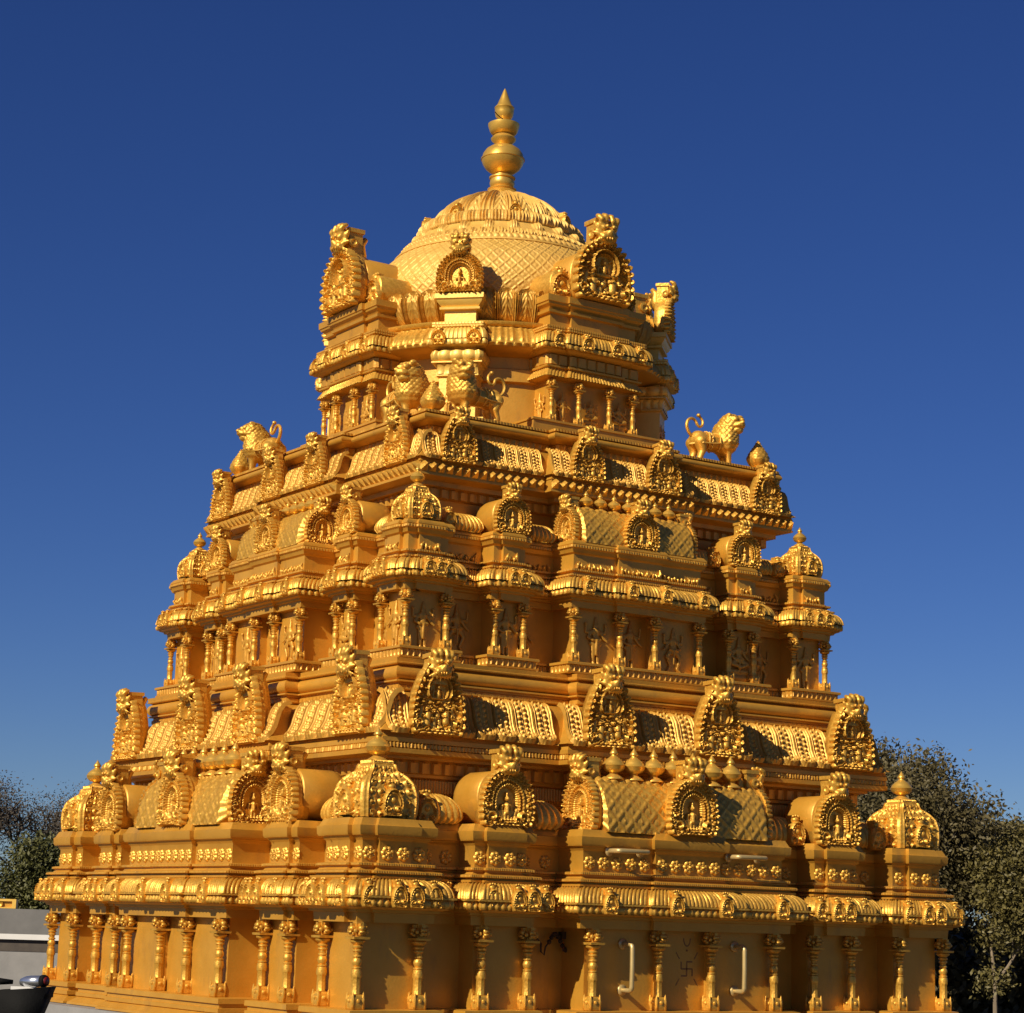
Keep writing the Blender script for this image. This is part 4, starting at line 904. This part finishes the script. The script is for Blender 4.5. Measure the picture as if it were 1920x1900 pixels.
# =================================================================== lions and lotus buds on the roof slab
def lion_mesh():
    """standing lion, length along x, head at +x turned to -y, feet at z=0; about one unit tall"""
    p = [((-.42, 0, .50), (.20, 0, .50), .205, .21), ((-.45, 0, .52), .20, (1, 1, 1.05)), ((.22, 0, .55), .27, (1, .95, 1.1)), ((.31, -.02, .80), (.27, -.02, .52), .26, .29)]
    for s in (-1, 1):
        p += [((-.50, s * .11, .46), (-.44, s * .12, .26), .145, .095), ((-.44, s * .12, .26), (-.52, s * .12, .05), .085, .065), ((-.50, s * .12, .04), (-.44, s * .12, .03), .06, .05)]
        p += [((.26, s * .11, .45), (.33 + .05 * s, s * .12, .24), .125, .085), ((.33 + .05 * s, s * .12, .24), (.36 + .06 * s, s * .12, .05), .08, .065), ((.37 + .06 * s, s * .12, .035), (.43 + .06 * s, s * .12, .03), .055, .045)]
    # head turned out to the side
    hx, hy, hz = .36, -.10, .96
    p += [((hx, hy, hz), .23), ((hx + .06, hy - .19, hz - .04), .115, (1.25, 1.1, .75)), ((hx + .06, hy - .16, hz - .15), .10, (1.2, 1, .55)), ((hx + .06, hy - .30, hz + .01), .045), ((hx - .05, hy - .19, hz + .09), .055), ((hx + .16, hy - .17, hz + .09), .055), ((hx - .12, hy - .08, hz + .17), .06), ((hx + .20, hy - .06, hz + .17), .06)]
    def disp(V):
        x, y, z = V[:, 0], V[:, 1], V[:, 2]
        mane = np.clip((x - .02) / .08, 0, 1) * np.clip((z - .42) / .08, 0, 1)
        face = np.exp(-(((x - hx - .06) / .17) ** 2 + ((y - hy + .24) / .14) ** 2 + ((z - hz + .02) / .17) ** 2))
        a = np.arctan2(y, x - .3)
        return mane * (1 - .8 * face) * (.030 * np.abs(np.sin(a * 9 + np.floor(z * 16) * 1.57)) * (1 - ((z * 16) % 1)) ** .5 + .01)
    g = G(); me = blob('lion_statue', p, .022, BRASS, 3, disp)
    return me
LION = lion_mesh(); LION.materials[0] = GOLD
g = G(); t = np.linspace(0, 1, 20)
tail = [(-.62, 0, .58), (-.72, 0, .66), (-.78, 0, .80), (-.74, 0, .94), (-.62, 0, 1.0), (-.52, 0, .95), (-.50, -.02, .86), (-.44, -.03, .80), (-.36, -.03, .84), (-.33, -.02, .95), (-.38, 0, 1.04), (-.44, 0, 1.08)]
tt = np.array(tail); ii = np.linspace(0, len(tt) - 1, 40); tt = np.stack([np.interp(ii, range(len(tt)), tt[:, j]) for j in range(3)], 1)
for _ in range(3): tt[1:-1] = (tt[:-2] + 2 * tt[1:-1] + tt[2:]) / 4
g.tube(tt, np.linspace(.036, .026, 40), 8); g.ball(tt[-1], .045, 8); TAIL = g.mesh('tail', GOLD)
g = G()
for x0, r in ((-.30, .222), (-.20, .215), (.0, .222)):
    th = np.linspace(-PI * .35, PI * 1.35, 18); g.tube([(x0 + .02 * math.cos(3 * b), r * math.cos(b), .50 + r * math.sin(b)) for b in th], .014, 6)
for i in range(14): b = -PI * .3 + i * PI * 1.6 / 13; g.ball((-.25, .235 * math.cos(b), .50 + .225 * math.sin(b)), .018, 6)
g.tube([(-.66, .0, .40), (-.52, -.235, .40), (-.25, -.225, .42), (.0, -.22, .46)], .018, 6); g.tube([(-.66, .0, .40), (-.52, .235, .40), (-.25, .225, .42), (.0, .22, .46)], .018, 6)
HARN = g.mesh('harness', PALE)
def lion(x, y, rz, flip, label):
    S = .335; o = bpy.data.objects.new('lion_statue', LION); COL.objects.link(o); o.location = (x, y, 3.897); o.rotation_euler = (0, 0, rz); o.scale = (S * 1.0, S * 1.22 * flip, S * .99)
    o['label'] = label; o['category'] = 'statue'; o['group'] = 'lions guarding the roof corners'
    obj('tail', TAIL, o); obj('harness', HARN, o); return o
lion(-1.10, -1.42, PI, -1, 'golden lion on the front corner, right of the lotus bud, with double curled tail')
lion(-1.42, -1.06, -PI / 2, 1, 'golden lion on the front corner ledge, left of the lotus bud, before the dark recess')
lion(1.06, -1.37, 0, 1, 'golden lion standing at the far right roof corner against blue sky')
lion(-1.42, 1.08, PI / 2, -1, 'golden lion standing at the far left roof corner against blue sky')
def bud_mesh():
    n, m = 48, 34; th = np.arange(n) * 2 * PI / n; t = np.linspace(0, 1, m)
    r = np.interp(t, [0, .06, .12, .22, .34, .42, .6, .8, 1], [.040, .034, .046, .066, .078, .077, .058, .028, .003]); z = t * .225
    sq = 1 / np.maximum(np.abs(np.cos(th)), np.abs(np.sin(th))); sq = 1 + .25 * (sq - 1) * 1.0
    h = .007 * np.abs(np.sin(th[:, None] * 6 + np.floor(t[None] * 11) * 1.57)) * (1 - (t[None] * 11) % 1) * (t[None] > .38) + .010 * np.abs(np.sin(th[:, None] * 4)) * (t[None] > .1) * (t[None] < .36)
    R = r[None] * sq[:, None] + h; g = G(); g.grid(np.stack([R * np.cos(th)[:, None], R * np.sin(th)[:, None], np.broadcast_to(z, R.shape)], -1), wrap_u=True)
    g.lathe([(.06, -.002), (.055, .012), (.03, .02)], 16); return fix_normals(g.mesh('lotus_bud', GOLD, 60))
BUD = bud_mesh()
for x, y, l in ((-1.42, -1.42, 'scaly golden lotus bud between the two lions on the front corner'), (1.42, -1.45, 'golden lotus bud at the far right roof corner beside a lion'), (-1.45, 1.42, 'golden lotus bud at the far left roof corner beside a lion')):
    obj('lotus_bud', BUD, None, (x, y, 3.897), PI / 4 if False else 0, label=l, cat='ornament', group='lotus buds on the roof corners')

# =================================================================== plinth, ground, boundary building
g = G(); sweep(g, P1b, [(.12, -.152), (.118, -.158), (.11, -.165)]); pbx = G(); pbx.box(-2.62, 2.62, -2.62, 2.62, -1.2, -.156)
obj('plinth', pbx.mesh('plinth', GREY), None, label='plain grey plinth under the golden temple base', cat='plinth')
g = G(); g.add([(-900, -900, -1.2), (900, -900, -1.2), (900, 900, -1.2), (-900, 900, -1.2)], [(0, 1, 2, 3)]); obj('ground', g.mesh('ground', SOIL), None, kind='structure')

# low grey building left of the temple, its roof line level with the eye
bl = bpy.data.objects.new('grey_building', None); COL.objects.link(bl); bl.location = (-2.2, 9.2, -1.2); bl.rotation_euler = (0, 0, math.radians(-33)); bl['label'] = 'low grey building behind the temple with a white band under its parapet'; bl['category'] = 'building'
def bpart(n, x0, x1, y0, y1, z0, z1, m): g = G(); g.box(x0, x1, y0, y1, z0, z1); return obj(n, g.mesh(n, m), bl)
bpart('wall', -5, 4.0, 0, 4, 0, 1.29, GREY); bpart('painted_shade_band', -5.02, 4.02, -.006, 4.02, 1.29, 1.41, BARKD); bpart('white_band', -5.05, 4.05, -.05, 4.05, 1.41, 1.465, WHITE); bpart('parapet', -5.02, 4.02, -.05, 4.02, 1.465, 1.72, GREYD)  # the dark strip paints in the shade below the white band
fz = bpart('gilt_panel', -3.2, 2.02, -.02, .10, 1.722, 1.815, PAINT)
g = G()
g.box(-3.2, 2.03, -.05, -.02, 1.795, 1.818); g.box(-3.2, 2.03, -.05, -.02, 1.722, 1.735); g.box(1.99, 2.03, -.05, -.02, 1.735, 1.795); obj('frame', g.mesh('frame', PALE), fz)
g = G()
for i in range(12): g.lathe([(.036, 0), (.036, .02), (.03, .025), (.024, .012)], 16, cz=0); 
for i in range(36):
    v = g.v[i]; c = i // 3; g.v[i] = np.stack([v[:, 0] + 1.86 - c * .42, -.02 - v[:, 2], v[:, 1] + 1.765], 1)
obj('medallion', fix_normals(g.mesh('medallion', GOLD)), fz)

# =================================================================== black floodlight, lower left
fl = bpy.data.objects.new('floodlight', None); COL.objects.link(fl); fl.location = (-6.416, -7.620, -1.2); fl.rotation_euler = (0, 0, math.radians(-33.6))
fl['label'] = 'black floodlight with silver dish and round red lens, lower left edge'; fl['category'] = 'floodlight'
def fpart(n, g, m): me = fix_normals(g.mesh(n, m, 35)); return obj(n, me, fl)
Z0 = 1.2
g = G()      # housing: a tapering tub, open on top
def tub(x0, x1, y0, y1, z0, z1, tp):
    a = np.array([(x0, y0, z1), (x1, y0, z1 + .012), (x1, y1, z1 + .012), (x0, y1, z1)]); b = np.array([(x0 + tp * .6, y0 + .02, z0), (x1 - tp, y0 + .02, z0), (x1 - tp, y1 - .02, z0), (x0 + tp * .6, y1 - .02, z0)])
    c = a * [1, 1, 1] + np.array([(.006, .006, 0), (-.006, .006, 0), (-.006, -.006, 0), (.006, -.006, 0)]); d = c - [0, 0, .03]
    for p, q in ((b, a), (a, c), (c, d)): g.grid(np.stack([p, q], 1), wrap_u=True)
    g.add(b, [(0, 3, 2, 1)]); g.add(d, [(0, 1, 2, 3)])
tub(-.075, .075, -.06, .06, Z0 + .16, Z0 + .294, .05); fpart('housing', g, BLACK)
ax = np.array([.052, -.030, .004]); p0 = np.array([.0, .012, Z0 + .318])
g = G(); g.tube([p0 - ax * .3, p0, p0 + ax * .3, p0 + ax], [.010, .0155, .0165, .0155], 18); fpart('silver_barrel', g, SILVER)
g = G(); g.tube([p0 + ax * .98, p0 + ax * 1.10, p0 + ax * 1.2], [.0175, .0175, .0150], 20); fpart('lens_ring', g, BLACK)
g = G(); g.tube([p0 + ax * 1.16, p0 + ax * 1.23], [.0115, .0110], 18); fpart('red_lens', g, RED)
g = G(); g.box(-.040, .030, -.004, .004, Z0 + .27, Z0 + .305); fpart('white_plate', g, WHITE)
g = G(); g.tube([(-.20, 0, Z0 + .10), (-.13, -.01, Z0 + .25), (-.10, -.01, Z0 + .315)], [.040, .034, .028], 10); g.tube([(-.10, .0, Z0 + .318), (-.04, .02, Z0 + .316)], [.012, .006], 8); fpart('bracket', g, BLACK)
g = G(); g.tube([(0, 0, 0), (0, 0, Z0 + .17)], .02, 10); g.lathe([(.16, 0), (.16, .02), (.03, .03)], 20); fpart('stand', g, BLACK)

# =================================================================== trees
def limbs(base, h, r, lean, depth, spread, seed, wig=.06):
    rnd = random.Random(seed); segs = []; tips = []
    def grow(p, d, L, r, lev):
        pts = [p]; n = 5
        for i in range(n):
            d = (d + Vector((rnd.gauss(0, wig), rnd.gauss(0, wig), rnd.gauss(.03, wig)))).normalized(); p = p + d * L / n; pts.append(p)
        segs.append((pts, r, r * .62))
        if lev == 0: tips.append((p, L)); return
        nb = rnd.choice((2, 3, 3)) if lev > 1 else 3
        for b in range(nb):
            q = Vector((rnd.gauss(0, 1), rnd.gauss(0, 1), rnd.gauss(.2, .6))).normalized()
            k = pts[-1] if b < 2 else pts[rnd.randint(2, 4)]
            grow(k, (d * (1 - spread) + q * spread).normalized(), L * rnd.uniform(.62, .85), r * .60, lev - 1)
        tips.append((p, L))
    grow(Vector(base), Vector(lean).normalized(), h, r, depth); return segs, tips
def tree(name, base, HT, r, lean, depth, spread, seed, leafmat, bark, nleaf, lsz, csz, label, group=None, wig=.06, low=0.0, rmin=.006):
    segs, tips = limbs((0, 0, 0), 1.0, r, lean, depth, spread, seed, wig)
    zs = sorted(t[0].z for t in tips); f = HT / zs[int(len(zs) * .985)]
    segs = [([q * f for q in p], a, b) for p, a, b in segs]; tips = [(q * f, l * f) for q, l in tips]
    root = bpy.data.objects.new(name, None); COL.objects.link(root); root.location = base
    root['label'] = label; root['category'] = 'tree'
    if group: root['group'] = group
    g = G()
    for pts, a, b in segs: g.tube(np.array(pts), np.maximum(np.linspace(a, b, len(pts)), rmin), 7 if a > .02 else 4, caps=False)
    obj('trunk', g.mesh('trunk', bark), root)
    if nleaf:
        rng = np.random.default_rng(seed); T = np.array([t[0] for t in tips]); 
        ci = rng.integers(0, len(T), nleaf); c = T[ci] + rng.normal(0, csz, (nleaf, 3)) * np.array([1, 1, .8])
        c = c[(c[:, 2] > low + rng.normal(0, .15, nleaf)) & (c[:, 2] < HT * 1.10 + rng.normal(0, .06, nleaf))]; nleaf = len(c)
        nrm = rng.normal(0, 1, (nleaf, 3)) + [0, 0, .5]; nrm /= np.linalg.norm(nrm, axis=1)[:, None]
        t1 = np.cross(nrm, rng.normal(0, 1, (nleaf, 3))); t1 /= np.linalg.norm(t1, axis=1)[:, None]; t2 = np.cross(nrm, t1)
        s = lsz * rng.uniform(.6, 1.3, (nleaf, 1)); a, b = t1 * s, t2 * s * .5
        V = np.stack([c - a, c - b * 1.0, c + a, c + b * 1.0], 1).reshape(-1, 3); F = np.arange(nleaf * 4).reshape(-1, 4)
        g = G(); g.add(V, F); o = obj('crown', g.mesh('crown', leafmat, None), root, kind='stuff')
    return root
OL = 'olive trees standing right of the temple'
tree('leafy_tree', (14.0, 8.4, -1.2), 3.15, .045, (.12, .0, 1), 5, .40, 15, LEAFA, BARK, 90000, .034, .15, 'tree with pale forked trunk and olive leaves beside the right corner of the temple', OL, low=1.0, wig=.05)
tree('leafy_tree', (14.5, 10.3, -1.2), 4.3, .09, (-.06, .0, 1), 5, .54, 5, LEAFB, BARKD, 90000, .036, .20, 'tallest dusty green tree rising behind the right side of the temple', OL)
tree('leafy_tree', (17.3, 9.2, -1.2), 3.35, .07, (.05, 0, 1), 5, .52, 21, LEAFB, BARK, 80000, .034, .16, 'thin topped tree cut by the right edge of the picture', OL)
tree('leafy_tree', (15.6, 6.6, -1.2), 1.7, .05, (.1, 0, 1), 4, .6, 33, LEAFA, BARKD, 30000, .030, .18, 'low bushy tree filling the lower right corner', OL)
tree('leafy_tree', (13.2, 10.7, -1.2), 3.75, .07, (.1, .0, 1), 5, .54, 41, LEAFB, BARKD, 70000, .034, .20, 'rounded dull green tree between the tallest tree and the one with the pale trunk', OL)
tree('bare_tree', (4.6, 23.6, -1.2), 3.9, .10, (.0, 0, 1), 7, .48, 8, TWIG, BARKD, 36000, .022, .22, 'nearly leafless dark branched tree at the far left edge', wig=.14, rmin=.013)
tree('bare_tree', (6.9, 23.0, -1.2), 3.7, .09, (.05, 0, 1), 7, .48, 14, TWIG, BARKD, 30000, .022, .22, 'bare tree with its twigs closest to the left temple wall', wig=.14, rmin=.013)
tree('shrub', (3.1, 15.4, -1.2), 2.55, .05, (0, 0, 1), 4, .6, 3, LEAFC, BARKD, 70000, .030, .17, 'dense green shrub against the left side of the temple')
rng = np.random.default_rng(77); cs = []
for x, y, h in ((17.0, 13.5, 2.2), (18.5, 12.0, 1.9), (20.5, 12.5, 2.4), (24.0, 14.0, 2.6), (20.0, 16.5, 2.5), (19.5, 8.5, 1.8), (23.5, 9.5, 2.2), (26, 11.5, 2.4), (3.0, 29.5, 2.0), (6.0, 30.5, 2.2), (9.0, 29.5, 2.2)):
    m = 9000; v = rng.normal(0, 1, (m, 3)); v /= np.linalg.norm(v, axis=1)[:, None]; v *= (rng.uniform(.2, 1, (m, 1)) ** .4) * (1 + .25 * np.sin(v[:, :1] * 9) * np.cos(v[:, 2:] * 8))
    cs.append(v * [1.7, 1.7, h * .6] + [x, y, -1.2 + h * .45])
c = np.concatenate(cs); c = c[c[:, 2] > -1.2]; m = len(c); nrm = rng.normal(0, 1, (m, 3)); nrm /= np.linalg.norm(nrm, axis=1)[:, None]
t1 = np.cross(nrm, rng.normal(0, 1, (m, 3))); t1 /= np.linalg.norm(t1, axis=1)[:, None]; t2 = np.cross(nrm, t1)
g = G(); g.add(np.stack([c - t1 * .09, c - t2 * .05, c + t1 * .09, c + t2 * .05], 1).reshape(-1, 3), np.arange(m * 4).reshape(-1, 4))
obj('undergrowth', g.mesh('undergrowth', LEAFB), None, label='dark scrub filling the gaps behind the nearer trees', cat='undergrowth', kind='stuff')
